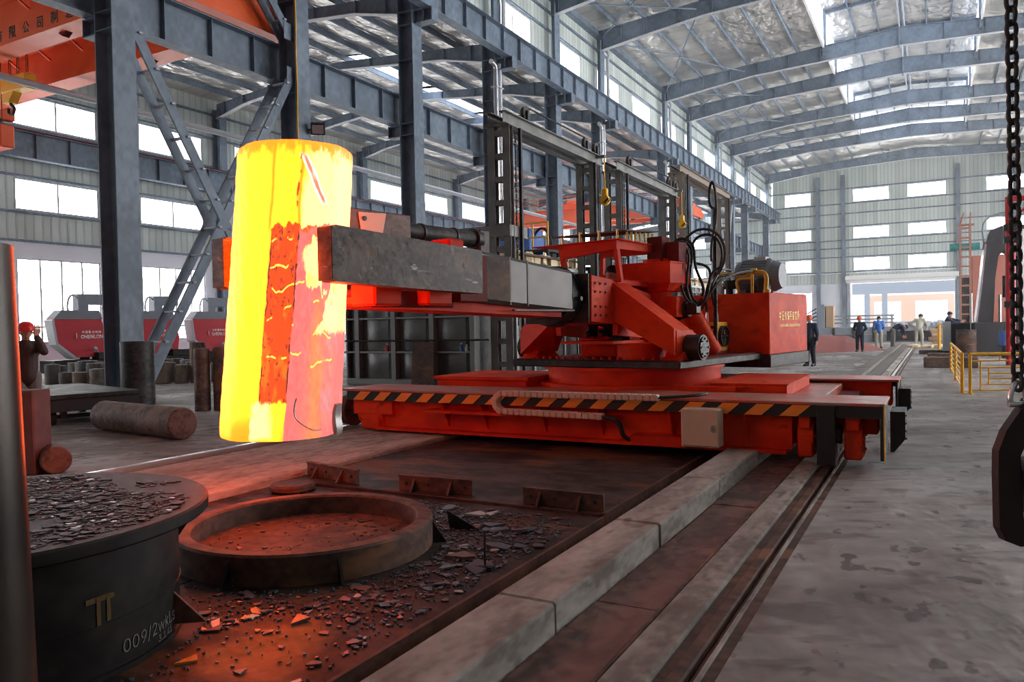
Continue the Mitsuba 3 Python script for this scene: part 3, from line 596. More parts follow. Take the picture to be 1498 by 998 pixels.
# ================================================================== lettering in strokes (10 x 10 grid, y up)
GL = {
 '有': [[(0.5, 8), (9.5, 8)], [(4.6, 9.8), (3, 6.4), (0.6, 3.6)], [(3, 5.9), (3, 0)], [(3, 5.9), (8, 5.9), (8, .6), (7, .2)], [(3, 4.1), (8, 4.1)], [(3, 2.4), (8, 2.4)]],
 '限': [[(1, 0), (1, 9.3), (3.6, 9.3), (2.3, 6.4), (3.7, 4.3), (2.2, 3)], [(5, 9.2), (8.6, 9.2), (8.6, 5.2), (5, 5.2)], [(5, 7.2), (8.6, 7.2)], [(5, 9.2), (5, .7), (6.6, 1.7)], [(6, 5.2), (7.4, 2.2), (9.8, .2)], [(9.4, 4.2), (7.3, 3)]],
 '公': [[(3.8, 9.4), (2.6, 6.6), (.5, 4.6)], [(6, 9.4), (7.3, 6.6), (9.6, 4.8)], [(4.8, 5.6), (2.6, 1.2), (8, 1.6)], [(6.9, 3.4), (8.6, .2)]],
 '司': [[(1, 8.8), (8.8, 8.8), (8.8, .6), (7.3, .4)], [(1, 6.7), (6.9, 6.7)], [(1.8, 4.9), (6.2, 4.9), (6.2, 1.6), (1.8, 1.6), (1.8, 4.9)]],
 '制': [[(1.6, 9.2), (1, 7.4)], [(1.5, 7.9), (5.8, 7.9)], [(.5, 5.9), (6.2, 5.9)], [(3.4, 9.8), (3.4, 0)], [(1.1, 4.2), (1.1, 1)], [(1.1, 4.2), (5.7, 4.2), (5.7, 1.2)], [(7.3, 8.6), (7.3, 2.8)], [(9.2, 9.6), (9.2, .4), (8.1, .6)]],
 '造': [[(5, 9.6), (4.3, 7.5)], [(4.7, 8.2), (9, 8.2)], [(6.7, 9.8), (6.7, 6)], [(3.8, 6.1), (9.6, 6.1)], [(4.8, 4.7), (8.7, 4.7), (8.7, 2.3), (4.8, 2.3), (4.8, 4.7)], [(1.4, 9.2), (2.5, 7.8)], [(.6, 6), (2.4, 6), (2.3, 2.5), (.6, 1.2)], [(2.3, 2.2), (4, .6), (9.7, .4)]],
 '团': [[(1, 0), (1, 9.4), (9, 9.4), (9, 0)], [(1, .3), (9, .3)], [(2.4, 6.6), (7.6, 6.6)], [(5.6, 8.4), (5.6, 1.6), (4.6, 1.7)], [(5.2, 6.2), (2.6, 2.6)]],
 '中': [[(1, 7.4), (9, 7.4), (9, 3.6), (1, 3.6), (1, 7.4)], [(5, 9.8), (5, 0)]],
 '机': [[(.3, 7.2), (4.4, 7.2)], [(2.4, 9.8), (2.4, 0)], [(2.3, 6.8), (.4, 3.2)], [(2.6, 5.6), (4, 4.2)], [(5.4, 8.8), (5.4, 4), (4.4, .4)], [(5.4, 8.8), (8.2, 8.8), (8.2, 1.2), (9.8, 1.2), (9.8, 2.6)]],
 '械': [[(.2, 7.2), (3.6, 7.2)], [(1.9, 9.8), (1.9, 0)], [(1.8, 6.6), (.3, 3.4)], [(3.8, 7.6), (9.7, 7.6)], [(7.2, 9.8), (8, 3), (9.6, .6)], [(4, 4.8), (7, 4.8)], [(4.8, 6), (4.8, .6)], [(6, 6), (6, .6)], [(9.4, 5.6), (6.8, .6)], [(8.4, 9.6), (9.4, 8.6)]],
 '手': [[(7.8, 9.5), (2, 8.7)], [(1.4, 6.6), (8.8, 6.6)], [(.4, 4.2), (9.7, 4.2)], [(5, 9), (5, .6), (3.8, .5)]],
 '压': [[(1.2, 9), (9.4, 9)], [(1.5, 9), (1.4, 4), (.3, .6)], [(2.6, 5), (9, 5)], [(5.7, 7.6), (5.7, .9)], [(2.2, .8), (9.6, .8)], [(7.2, 3.8), (8.2, 2.6)]],
 '研': [[(.4, 8.6), (4.4, 8.6)], [(2.4, 8.4), (.5, 4.4)], [(1.5, 5), (1.5, 1), (3.8, 1), (3.8, 5), (1.5, 5)], [(5, 8.6), (9.6, 8.6)], [(4.8, 5), (9.8, 5)], [(6.2, 8.6), (6, 3), (4.9, .3)], [(8.2, 8.6), (8.2, .2)]],
 '究': [[(5, 9.9), (5, 8.9)], [(.8, 6.9), (.9, 8.5), (9.1, 8.5), (8.8, 7)], [(3.9, 7.9), (1.4, 5.7)], [(6, 7.9), (8.7, 5.9)], [(1.6, 4.2), (7, 4.2), (7, .9), (9.5, .9), (9.5, 2)], [(4.3, 5.6), (3.6, 2.6), (.8, .3)]],
 '所': [[(4.6, 9.4), (1.2, 8.6)], [(1.3, 8.6), (1.2, 4), (.4, .4)], [(1.3, 6.8), (4.2, 6.8), (4.2, 4.2), (1.3, 4.2)], [(9, 9.4), (5.6, 8.5)], [(5.8, 8.6), (5.7, 4), (4.8, .4)], [(5.8, 5.8), (9.8, 5.8)], [(8, 5.8), (8, 0)]],
 '国': [[(1, 0), (1, 9.4), (9, 9.4), (9, 0)], [(1, .3), (9, .3)], [(2.6, 7.4), (7.4, 7.4)], [(2.8, 4.9), (7.2, 4.9)], [(2.4, 2.2), (7.6, 2.2)], [(5, 7.4), (5, 2.2)]],
 '龙': [[(.8, 6.8), (9.4, 6.8)], [(4, 9.7), (3.6, 4.6), (.8, .4)], [(5.4, 6.8), (5.4, 1), (9.2, 1), (9.2, 2.6)], [(8.6, 5), (5.6, 2)], [(6.4, 9.2), (7.4, 8)]],
 '晨': [[(2.6, 9.6), (7.4, 9.6), (7.4, 6.8), (2.6, 6.8), (2.6, 9.6)], [(2.6, 8.2), (7.4, 8.2)], [(1.2, 5.8), (9.2, 5.8)], [(1.8, 5.8), (1.6, 2.6), (.4, .3)], [(3, 4.4), (8.4, 4.4)], [(2.4, 3), (9.2, 3)], [(3.8, 3), (3.8, .5), (5.4, 1.2)], [(5.4, 2.8), (9.6, .2)]],
}
def glyphs(text, h, w=None, gap=.15, th=.9, depth=.004):
    """stroke lettering: a mesh in the xy plane, reading along +x, extruded along +z"""
    w = w or h; out = []
    for i, ch in enumerate(text):
        ls = shapely.union_all([sg.LineString(s).buffer(th / 2, cap_style='flat', join_style='mitre') for s in GL[ch]])
        for g in getattr(ls, 'geoms', [ls]):
            m = trimesh.creation.extrude_polygon(g, depth, engine='earcut'); m.apply_scale((w / 10, h / 10, 1)); m.apply_translation((i * w * (1 + gap), 0, 0)); out.append(m)
    return cat(out)
import shapely
def onto(m, o, ex, ey):
    """put an xy lettering mesh at o with its x along ex and y along ey"""
    ex, ey = np.array(ex, float), np.array(ey, float); M = np.eye(4); M[:3, 0], M[:3, 1], M[:3, 2], M[:3, 3] = ex, ey, np.cross(ex, ey), o
    return move(m, M)

# ================================================================== the charging manipulator
K = thing('charging_manipulator', 'huge red rail-borne charging manipulator gripping the hot ingot with its tongs', 'machine')
def side_beam(y0, y1, far):
    p = K + '__side_beam'
    s = -1 if not far else 1                  # the outer face looks to -y on the near beam
    yo, yi = (y0, y1) if not far else (y1, y0)
    b = put(K, 'side_beam', cat([cbox(-7.3, -1.4, yo - s * .23, yo - s * .25, .16, .69, .004), cbox(-7.3, -1.4, yi + s * .2, yi + s * .22, .16, .69, .004), box(-7.2, -1.45, min(y0, y1) + .12, max(y0, y1) - .12, .12, .16),
        cbox(-7.62, -6.9, yo - s * .14, yi + s * .14, .34, .69, .01), cbox(-1.45, -.55, yo - s * .45, yi + s * .1, .34, .69, .01)]), 'mat_red', 'dark red box beam')
    put(b, 'top_plate', cbox(-7.75, -.45, y0, y1, .69, .72, .006), 'mat_deck')
    yf = yo - s * .012
    band = put(b, 'fascia', box(-7.62, -.47, yf - .006, yf + .006, .56, .688), 'mat_black')
    yq = yo - s * .004 if s < 0 else yo
    for x in np.arange(-7.5, -.75, .375):
        w = .19
        if -1.25 < x < -.8: continue
        put(b, 'hazard_stripe', prism([(x, .563), (x + w, .563), (x + w + .14, .686), (x + .14, .686)], yo + s * .0005 - .003, yo + s * .0005 + .003, 'xz'), 'mat_hazard')
    for x in (-5.97, -5.34, -4.45, -3.65, -2.75, -1.88):
        put(b, 'gusset', prism([(yo - s * .02, .56), (yo - s * .23, .56), (yo - s * .23, .2)], x - .008, x + .008, 'yz'), 'mat_red')
    put(b, 'end_plate', cat([box(-.50, -.47, yo, yi, .13, .715), ]), 'mat_black')
    put(b, 'end_edge', box(-.468, -.455, yo - .004, yo + .035, .13, .715), 'mat_yellow')
    # wheels with bearing housings at both ends
    ym = yo - s * .35
    for x in (-1.04, -7.85):
        zc, rw = (.34, .33) if x > -2 else (.37, .23)
        w = put(K, 'wheel', cat([cyl((x - .06, ym, zc), (x + .06, ym, zc), rw, 36), cyl((x + .06, ym, zc), (x + .085, ym, zc), rw + .015, 36), cyl((x - .12, ym, zc), (x + .14, ym, zc), .1, 20)]), 'mat_rust', smooth=40)
    for x0, x1 in ((-1.33, -1.17), (-.86, -.68)):
        h = put(K, 'bearing_housing', cat([cyl((x0, ym, .33), (x1, ym, .33), .22, 28), cbox(x0, x1, ym - .22, ym + .22, .1, .33, .02)]), 'mat_red', smooth=40)
        put(h, 'cap', cbox(x0 + .02, x1 - .02, ym - .26, ym - .05, .42, .56, .01), 'mat_red')
        put(h, 'bolt', cat([cyl((x1 - .01, ym + .17 * math.cos(a), .33 + .17 * math.sin(a)), (x1 + .02, ym + .17 * math.cos(a), .33 + .17 * math.sin(a)), .018, 6) for a in np.arange(6) * PI / 3]), 'mat_red')
    put(K, 'bearing_housing', cat([cyl((-7.55, ym, .36), (-7.1, ym, .36), .2, 28), cyl((-7.12, ym, .36), (-7.04, ym, .36), .12, 20), cbox(-7.5, -7.15, ym - .2, ym + .2, .12, .36, .02)]), 'mat_red', smooth=40)
    put(K, 'wheel_guard', cat([cbox(-1.11, -.93, yo + s * .03 - .02, yo + s * .03 + .02, .06, .69, .006), box(-1.11, -.93, yo, yo - s * .1, .60, .69)]), 'mat_black')
    return b
nb = side_beam(8.75, 9.7, False)
fb = side_beam(12.3, 13.2, True)
put(nb, 'ledge', cat([cbox(-6.2, -3.4, 8.66, 8.98, .445, .465, .004), box(-6.2, -3.4, 8.66, 8.68, .43, .465)]), 'mat_red', 'narrow red ledge')
put(nb, 'cable_tray', cbox(-3.2, -2.52, 8.68, 8.98, .15, .27, .008), 'mat_red')
cb = put(K, 'control_box', cbox(-2.52, -2.1, 8.5, 8.74, .2, .63, .012), 'mat_beige', 'beige control box')
put(cb, 'lock', cat([cyl((-2.16, 8.5, .42), (-2.16, 8.47, .42), .022, 12), box(-2.175, -2.145, 8.475, 8.5, .38, .46)]), 'mat_silver')
put(cb, 'seam', box(-2.50, -2.12, 8.497, 8.502, .215, .22), 'mat_black')
# drag chain
lk = lambda x, z, a, i: move(cbox(-.041, .041, -.06, .06, -.038, .038, .012), np.array([[math.cos(a), 0, math.sin(a), x], [0, 1, 0, 8.60], [-math.sin(a), 0, math.cos(a), z], [0, 0, 0, 1.0]]))
dc = put(K, 'drag_chain', cat([box(-4.8, -2.75, 8.59, 8.61, .715, .735), box(-4.8, -3.5, 8.59, 8.61, .495, .51)]), 'mat_black', 'looped cable drag chain')
xs_ = list(np.arange(-4.83, -2.8, .086))
for i, x in enumerate(xs_): put(dc, 'link', lk(x, .735, 0, i), 'mat_link')
for i, a in enumerate(np.linspace(25, 155, 5)): put(dc, 'link', lk(-4.87 - .115 * math.sin(math.radians(a)), .62 + .115 * math.cos(math.radians(a)), -math.radians(a), i), 'mat_link')
for i, x in enumerate(np.arange(-4.83, -3.5, .086)): put(dc, 'link', lk(x, .505 - .012 * (x + 4.83), 0, i), 'mat_link')
for d in (-.03, 0, .03):
    put(dc, 'cable', tube(spline([(-3.52, 8.6 + d, .49), (-3.4, 8.6 + d, .47), (-3.3, 8.62 + d, .40), (-3.27, 8.64 + d, .28), (-3.22, 8.7 + d, .22), (-3.1, 8.8 + d, .21)], 16), .018, 7), 'mat_rubber', smooth=50)
put(dc, 'cable', tube(spline([(-2.8, 8.6, .735), (-2.7, 8.65, .74), (-2.5, 8.75, .75), (-2.35, 9.0, .76)], 10), .018, 7), 'mat_rubber', smooth=50)
# deck between the beams
dk = put(K, 'deck', cat([cbox(-7.0, -1.2, 9.6, 12.4, .5, .66, .01)]), 'mat_deck')
put(dk, 'mount_plate', cbox(-5.95, -2.15, 9.72, 12.4, .66, .715, .008), 'mat_red')
for i, a in enumerate(np.linspace(0, 2 * PI, 25)[:-1]):
    x, y = -4.0 + 1.72 * math.cos(a), 11.05 + 1.28 * math.sin(a)
    put(dk, 'bolt', cyl((x, y, .715), (x, y, .75), .028, 6), 'mat_red')
put(dk, 'side_box', cat([cbox(-6.75, -5.2, 9.85, 11.3, .66, .80, .01), cbox(-6.8, -5.15, 9.8, 11.35, .80, .85, .006)]), 'mat_red')
jb = put(dk, 'junction_box', cat([cbox(-2.54, -1.6, 9.9, 11.85, .66, .80, .006), cbox(-2.56, -1.58, 9.88, 11.87, .80, .82, .004)]), 'mat_red', 'bright red junction box')
put(jb, 'handle', tube([(-2.2, 9.9, .74), (-2.2, 9.86, .74), (-2.2, 9.86, .775), (-2.02, 9.86, .775), (-2.02, 9.86, .74), (-2.02, 9.9, .74)], .008, 6), 'mat_red')
put(dk, 'cable_duct', cbox(-2.9, -2.2, 9.75, 9.86, .715, .78, .006), 'mat_red')
for y0, y1, z0, z1, c in ((12.5, 13.0, .2, .58, .1), (10.1, 10.7, .02, .5, .16)):
    bf = put(K, 'buffer', hull([(-.47, y0, z1), (-.31, y0, z1), (-.31, y0, z0 + c), (-.43, y0, z0), (-.47, y0, z0), (-.47, y1, z1), (-.31, y1, z1), (-.31, y1, z0 + c), (-.43, y1, z0), (-.47, y1, z0)]), 'mat_black', 'black end buffer box')
    put(bf, 'bolt', cat([cyl((-.315, y0 + .06, z), (-.295, y0 + .06, z), .014, 6) for z in np.linspace(z0 + c, z1 - .05, 4)]), 'mat_black')
for x in (-1.35, -7.3): put(K, 'cross_beam', box(x, x + .4, 9.7, 12.3, .2, .56), 'mat_maroon')
# slewing ring
TC = (-4.0, 11.05)
put(K, 'slewing_ring', cat([ring(.9, 1.28, .76, 1.0, TC, 72), ring(.9, 1.42, .715, .765, TC, 72), ring(.9, 1.34, .96, 1.0, TC, 72)]), 'mat_red', smooth=35)

MT = tr(TC[0], TC[1], 0, -.1607)
def pm(parent, name, mesh, mat, label=None, smooth=False): return put(parent, name, move(mesh, MT), mat, label, smooth)
# ---- turning platform (local frame: x across, y to the rear, z up)
pf = pm(K, 'platform', cbox(-1.37, 1.35, -1.2, 3.6, 1.0, 1.1, .012), 'mat_dark', 'dark steel turning platform')
pm(pf, 'tread_plate', cbox(-1.33, 1.31, -1.16, 1.66, 1.1, 1.112, .004), 'mat_maroon')
for x in np.linspace(-1.15, 1.15, 19): pm(pf, 'bolt', cyl((x, -1.04 - .06 * (1 - x * x), 1.11), (x, -1.04 - .06 * (1 - x * x), 1.145), .026, 6), 'mat_red')
pm(K, 'drum', cat([cyl((.56, -.78, 1.11), (.56, -.78, 1.33), .33, 32), cyl((.56, -.78, 1.30), (.56, -.78, 1.325), .345, 32)]), 'mat_red', 'low round red drum', smooth=40)
# cradle with its A-frame legs
cr = pm(K, 'cradle', hull([(x, y, z) for x in (-.5, .5) for (y, z) in ((-1.95, 1.64), (-1.93, 2.23), (-1.33, 2.18), (-1.33, 1.60))]), 'mat_red', 'bright red bolted cradle')
for zc in (2.13, 2.02, 1.83, 1.72):
    for y in (-1.86, -1.73, -1.60): pm(cr, 'bolt', cyl((.5, y, zc - .02 * (y + 1.86)), (.515, y, zc - .02 * (y + 1.86)), .016, 6), 'mat_maroon')
pm(cr, 'face_plate', cbox(-.52, .48, -1.99, -1.95, 1.62, 2.25, .006), 'mat_dark')
pm(cr, 'rear_frame', cat([hull([(x, y, z) for x in (s * .42, s * .5) for (y, z) in ((-1.3, 1.45), (-1.3, 2.17), (.1, 1.35), (.1, 1.95))]) for s in (-1, 1)] + [box(-.42, .42, -1.3, .1, 1.33, 1.37)]), 'mat_red')
for s in (1, -1):
    ft = hull([(s * .5, -1.41, 2.15), (s * .5, -1.41, 1.64), (s * 1.25, -1.16, 1.18), (s * 1.25, -1.16, 1.53), (s * .5, -1.0, 2.15), (s * .5, -1.0, 1.64), (s * 1.25, -.55, 1.18), (s * 1.25, -.5, 1.45), (s * 1.0, -.55, 1.2)])
    lg = pm(K, 'leg', ft, 'mat_red', 'sloping red box leg')
    pm(lg, 'web_stiffener', box(s * 1.24, s * 1.26, -1.1, -.6, 1.2, 1.5), 'mat_red')
    hb = pm(lg, 'hinge_hub', cat([cyl((s * 1.2, -.77, 1.27), (s * 1.48, -.77, 1.27), .17, 28), cyl((s * 1.48, -.77, 1.27), (s * 1.5, -.77, 1.27), .14, 28)]), 'mat_black', 'black hinge hub', smooth=40)
    pm(hb, 'bolt', cat([cyl((s * 1.49, -.77 + .115 * math.cos(a), 1.27 + .115 * math.sin(a)), (s * 1.515, -.77 + .115 * math.cos(a), 1.27 + .115 * math.sin(a)), .014, 6) for a in np.arange(8) * PI / 4]), 'mat_black')
    pm(K, 'hinge_block', hull([(s * 1.05, -1.1, 1.1), (s * 1.3, -1.1, 1.1), (s * 1.05, -.4, 1.1), (s * 1.3, -.4, 1.1), (s * 1.05, -.95, 1.22), (s * 1.3, -.95, 1.22), (s * 1.05, -.58, 1.22), (s * 1.3, -.58, 1.22)]), 'mat_red')
# the arm and its tongs
arm = pm(K, 'arm', hull([(sx * w, y, z) for sx in (-1, 1) for (w, y, z) in ((.38, -3.93, 1.90), (.34, -3.95, 1.86), (.34, -3.95, 2.42), (.38, -3.93, 2.38), (.38, -2.2, 1.80), (.34, -2.17, 1.76), (.34, -2.17, 2.28), (.38, -2.2, 2.24))]), 'mat_arm', 'dark steel arm housing')
pm(arm, 'weld_seam', cat([box(.378, .388, -3.47, -3.45, 1.84, 2.38), box(.378, .386, -3.14, -3.12, 1.83, 2.36), box(.36, .392, -3.4, -2.17, 1.77, 1.79)]), 'mat_jaw')
pm(arm, 'wear_plate', hull([(.38, y, z) for y, z in ((-3.9, 1.9), (-3.9, 2.37), (-3.47, 1.87), (-3.47, 2.345))] + [(.388, y, z) for y, z in ((-3.9, 1.9), (-3.9, 2.37), (-3.47, 1.87), (-3.47, 2.345))]), 'mat_rust', 'rusty wear plate')
pm(arm, 'collar', cat([cyl((0, -2.2, 1.98), (0, -1.97, 1.95), .385, 40), cyl((0, -2.06, 1.97), (0, -2.03, 1.967), .40, 40)]), 'mat_dark', 'round black collar', smooth=40)
pm(arm, 'eye', cyl((.36, -2.08, 1.93), (.44, -2.08, 1.93), .03, 12), 'mat_black')
pm(arm, 'throat', cat([cbox(-.42, .42, -4.35, -3.9, 1.86, 2.36, .01), cbox(-.3, .3, -5.45, -4.3, 1.80, 1.98, .02)]), 'mat_maroon', 'dark red throat block')
pm(arm, 'tie_block', cbox(.12, .46, -5.55, -5.2, 1.81, 2.02, .02), 'mat_red')
pm(arm, 'tie_block', cbox(.12, .46, -4.85, -4.5, 1.82, 2.02, .02), 'mat_red')
pm(arm, 'under_beam', hull([(x, y, z) for x in (-.28, .28) for (y, z) in ((-5.5, 1.84), (-5.4, 1.80), (-4.0, 1.76), (-2.3, 1.70), (-2.3, 1.80), (-4.0, 1.9), (-5.5, 1.9))]), 'mat_red')
for s, yo, l in ((1, 0.0, 'near dark steel tong arm with chalky scratches'), (-1, -.15, 'far dark steel tong arm')):
    ta = pm(K, 'tong_arm', hull([(s * w, y + yo, z) for w in (.575, .755) for (y, z) in ((-6.24, 2.01), (-6.24, 2.43), (-6.22, 1.99), (-6.22, 2.45), (-5.3, 1.955), (-4.4, 1.93), (-4.38, 1.95), (-4.38, 2.34), (-4.4, 2.36))]), 'mat_jaw', l)
    pm(ta, 'end_cap', cbox(s * .572, s * .758, -6.262 + yo, -6.24 + yo, 2.0, 2.44, .004), 'mat_jaw')
    pm(ta, 'jaw_pad', cbox(s * .50, s * .58, -6.22 + yo * .3, -5.85, 2.05, 2.38, .02), 'mat_dark')
    pm(ta, 'hinge_arm', cbox(s * .3, s * .6, -4.75, -4.38, 2.0, 2.3, .02), 'mat_maroon')
vb = pm(K, 'cylinder_housing', cat([cbox(-.78, -.38, -5.14, -4.24, 2.42, 2.84, .012)]), 'mat_jaw', 'dark box housing over the far tong arm')
pm(vb, 'cover_plate', hull([(-.375, y, z) for y, z in ((-5.0, 2.80), (-4.62, 2.82), (-4.7, 2.5), (-4.95, 2.52))] + [(-.365, y, z) for y, z in ((-5.0, 2.80), (-4.62, 2.82), (-4.7, 2.5), (-4.95, 2.52))]), 'mat_beige', 'pale cover plate')
pm(vb, 'bolt', cyl((-.37, -4.93, 2.74), (-.35, -4.93, 2.74), .025, 8), 'mat_black')
hc = pm(K, 'tong_cylinder', cyl((-.5, -4.26, 2.68), (-.5, -3.05, 2.68), .10, 24), 'mat_dark', 'dark hydraulic tong cylinder', smooth=40)
pm(hc, 'collar', cat([cyl((-.5, y, 2.68), (-.5, y + .03, 2.68), .112, 24) for y in (-4.0, -3.45)] + [cyl((-.5, -3.08, 2.68), (-.5, -2.98, 2.68), .13, 24)]), 'mat_black', smooth=40)
pm(hc, 'clevis', cbox(-.62, -.40, -3.05, -2.85, 2.35, 2.8, .02), 'mat_jaw')
pm(arm, 'top_bracket', cbox(-.2, .1, -4.15, -3.9, 2.4, 2.56, .02), 'mat_red')
# driver's cab
cab = pm(K, 'cab', cat([cbox(-.55, .5, -1.3, .05, 2.12, 2.2, .01), box(-.5, .45, -.06, -.02, 2.2, 2.36)]), 'mat_red', "red driver's cab frame")
rf = pm(cab, 'roof', hull([(-.80, -1.45, 2.70), (.60, -1.38, 2.72), (-.55, -.02, 2.72), (.5, -.02, 2.72), (-.78, -1.44, 2.715), (.58, -1.37, 2.735), (-.55, -.02, 2.735), (.5, -.02, 2.735)]), 'mat_red')
pm(cab, 'roof_rail', hull([(x, y, z) for y in (-1.33, -1.25) for (x, z) in ((-.42, 2.71), (.52, 2.72), (.52, 2.60), (-.36, 2.52))]), 'mat_red')
pm(cab, 'roof_rail', hull([(x, y, z) for x in (.44, .50) for (y, z) in ((-1.3, 2.72), (-.02, 2.72), (-.02, 2.62), (-1.3, 2.61))]), 'mat_red')
pm(cab, 'roof_rail', hull([(x, y, z) for y in (-.08, -.02) for (x, z) in ((-.5, 2.72), (.5, 2.72), (.5, 2.62), (-.5, 2.62))]), 'mat_red')
for (x0, y0, x1, y1) in ((-.40, -1.29, -.30, -1.29), (.48, -1.29, .54, -1.27), (.47, -.05, .50, -.02), (-.47, -.05, -.5, -.02)):
    pm(cab, 'pillar', bar((x0, y0, 2.72), (x1, y1, 2.16), .07, .06), 'mat_red')
bd = pm(cab, 'heat_shield', hull([(-.66, -1.15, 2.85), (.52, -1.05, 2.86), (-.6, -.05, 2.95), (.5, -.05, 2.93), (-.66, -1.15, 2.87), (.52, -1.05, 2.88), (-.6, -.05, 2.97), (.5, -.05, 2.95)]), 'mat_rust', 'rusty heat shield plate')
for x, y in [(-.5, -1.1), (-.2, -1.1), (.1, -1.08), (.38, -1.06)] + [(.44, yy) for yy in (-.9, -.78, -.66, -.54, -.40, -.28, -.16)]:
    pm(bd, 'spacer_bolt', cyl((x, y, 2.73), (x, y, 2.9), .018, 8), 'mat_gold')
pm(cab, 'seat', cat([cbox(-.15, .31, -.75, -.35, 1.47, 1.52, .02), cbox(-.15, .31, -.36, -.30, 1.5, 2.0, .02), box(0, .2, -.65, -.45, 1.37, 1.48)]), 'mat_black')
# valve tank, motor, cylinders
tk = pm(K, 'valve_tank', cat([cbox(.02, .84, -.42, .22, 2.16, 2.46, .008), hull([(.12, -.36, 2.02), (.76, -.36, 2.06), (.12, .2, 2.02), (.76, .2, 2.06), (.02, -.42, 2.17), (.84, -.42, 2.17), (.02, .22, 2.17), (.84, .22, 2.17)])]), 'mat_red', 'orange-red valve tank')
pm(tk, 'lid', cbox(.0, .86, -.44, .24, 2.45, 2.47, .004), 'mat_red')
pm(tk, 'valve_block', cat([cbox(.42, .66, -.3, -.05, 2.47, 2.84, .01), cbox(.66, .86, -.18, .1, 2.47, 2.76, .01)]), 'mat_maroon', 'maroon valve block')
pm(tk, 'flange', cat([cyl((.5, -.15, 2.46), (.5, -.15, 2.52), .2, 20)]), 'mat_red', smooth=40)
pm(K, 'mast', cat([cyl((.45, -.1, 1.1), (.45, -.1, 2.1), .24, 28), cyl((.45, -.1, 1.75), (.45, -.1, 1.82), .29, 28), cbox(.5, .82, -.2, .15, 1.68, 1.98, .02)]), 'mat_red', smooth=40)
for s in (1, -1): pm(K, 'lift_cylinder', cyl((s * .95, .75, 1.14), (s * .66, .35, 1.98), .15, 24), 'mat_red', smooth=40)
pm(K, 'pump', cat([cyl((.58, .1, 1.72), (.86, .1, 1.80), .12, 18), cbox(.86, 1.02, .02, .2, 1.72, 1.88, .02)]), 'mat_black', smooth=40)
pm(K, 'gear_case', cbox(-.75, -.1, -.3, .6, 1.1, 1.55, .02), 'mat_red')
# counterweight tank at the rear
cw = pm(K, 'oil_tank', cbox(-1.48, 1.48, 1.7, 3.58, 1.07, 2.05, .01), 'mat_red', 'big red oil tank with yellow characters')
pm(cw, 'base', cbox(-1.5, 1.5, 1.68, 3.6, .87, 1.07, .01), 'mat_dark', 'black ballast base')
gl = glyphs('中压机械手研究所', .15, .10, .3, 1.3)
pm(cw, 'lettering', onto(gl, (1.4805, 2.14, 1.61), (0, 1, 0), (0, 0, 1)), 'mat_yellow', 'yellow characters')
gl = glyphs('机械手有限公司制造研究所中', .05, .065, .2, 1.6)
pm(cw, 'lettering', onto(gl, (1.4805, 2.18, 1.5), (0, 1, 0), (0, 0, 1)), 'mat_yellow', 'small yellow line of characters')
mo = pm(K, 'motor', cat([cyl((.80, 2.35, 2.34), (1.34, 2.35, 2.34), .27, 36), cyl((1.34, 2.35, 2.34), (1.48, 2.35, 2.34), .26, 36, .2)]), 'mat_greypaint', 'grey electric motor', smooth=40)
pm(mo, 'fin', cat([move(box(.86, 1.28, -.006, .006, .25, .295), tr(0, 0) @ np.array([[1, 0, 0, 0], [0, math.cos(a), -math.sin(a), 2.35], [0, math.sin(a), math.cos(a), 2.34], [0, 0, 0, 1]])) for a in np.linspace(-2.2, 2.2, 22)]), 'mat_greypaint')
pm(mo, 'end_shield', cyl((.76, 2.35, 2.34), (.80, 2.35, 2.34), .26, 36), 'mat_greypaint', smooth=40)
pm(mo, 'terminal_box', cbox(1.05, 1.25, 2.2, 2.38, 2.58, 2.66, .01), 'mat_lightgrey')
pm(mo, 'foot', cat([box(.85, .95, 2.1, 2.6, 2.05, 2.12), box(1.2, 1.3, 2.1, 2.6, 2.05, 2.12)]), 'mat_greypaint')
yp = pm(K, 'oil_pipe', tube(spline([(.47, 1.82, 2.04), (.47, 1.82, 2.2), (.47, 1.82, 2.34), (.53, 1.82, 2.38), (.66, 1.82, 2.38), (1.1, 1.82, 2.375), (1.26, 1.82, 2.39), (1.37, 1.82, 2.36), (1.40, 1.82, 2.26), (1.40, 1.82, 2.04)], 44), .034, 10), 'mat_yellow', 'thick yellow oil pipe', smooth=50)
pm(yp, 'branch', tube(spline([(.92, 1.82, 2.04), (.92, 1.82, 2.18), (.92, 1.82, 2.26), (.98, 1.82, 2.29), (1.06, 1.82, 2.295), (1.17, 1.82, 2.30)], 24), .024, 8), 'mat_yellow', smooth=50)
pm(yp, 'branch', cyl((1.17, 1.82, 2.04), (1.17, 1.82, 2.44), .024, 10), 'mat_yellow', smooth=40)
pm(yp, 'tap', cyl((1.16, 1.82, 2.42), (1.24, 1.82, 2.42), .03, 8), 'mat_yellow', smooth=40)
for x in (.46, 1.40): pm(yp, 'coupling', cyl((x, 1.82, 2.04), (x, 1.82, 2.10), .055, 10), 'mat_yellow', smooth=40)
pm(K, 'pump', cat([cbox(1.19, 1.36, 1.95, 2.15, 2.05, 2.30, .02), cyl((1.36, 2.05, 2.2), (1.2, 2.05, 2.2), .09, 16), cyl((.74, 1.95, 2.05), (.74, 1.95, 2.14), .05, 12), cyl((.74, 1.95, 2.14), (.74, 1.95, 2.28), .1, 16)]), 'mat_black')
pm(K, 'filter', cat([cyl((.63, 1.9, 2.05), (.63, 1.9, 2.16), .035, 12), cyl((.63, 1.9, 2.16), (.63, 1.9, 2.19), .05, 12)]), 'mat_lightgrey', smooth=40)
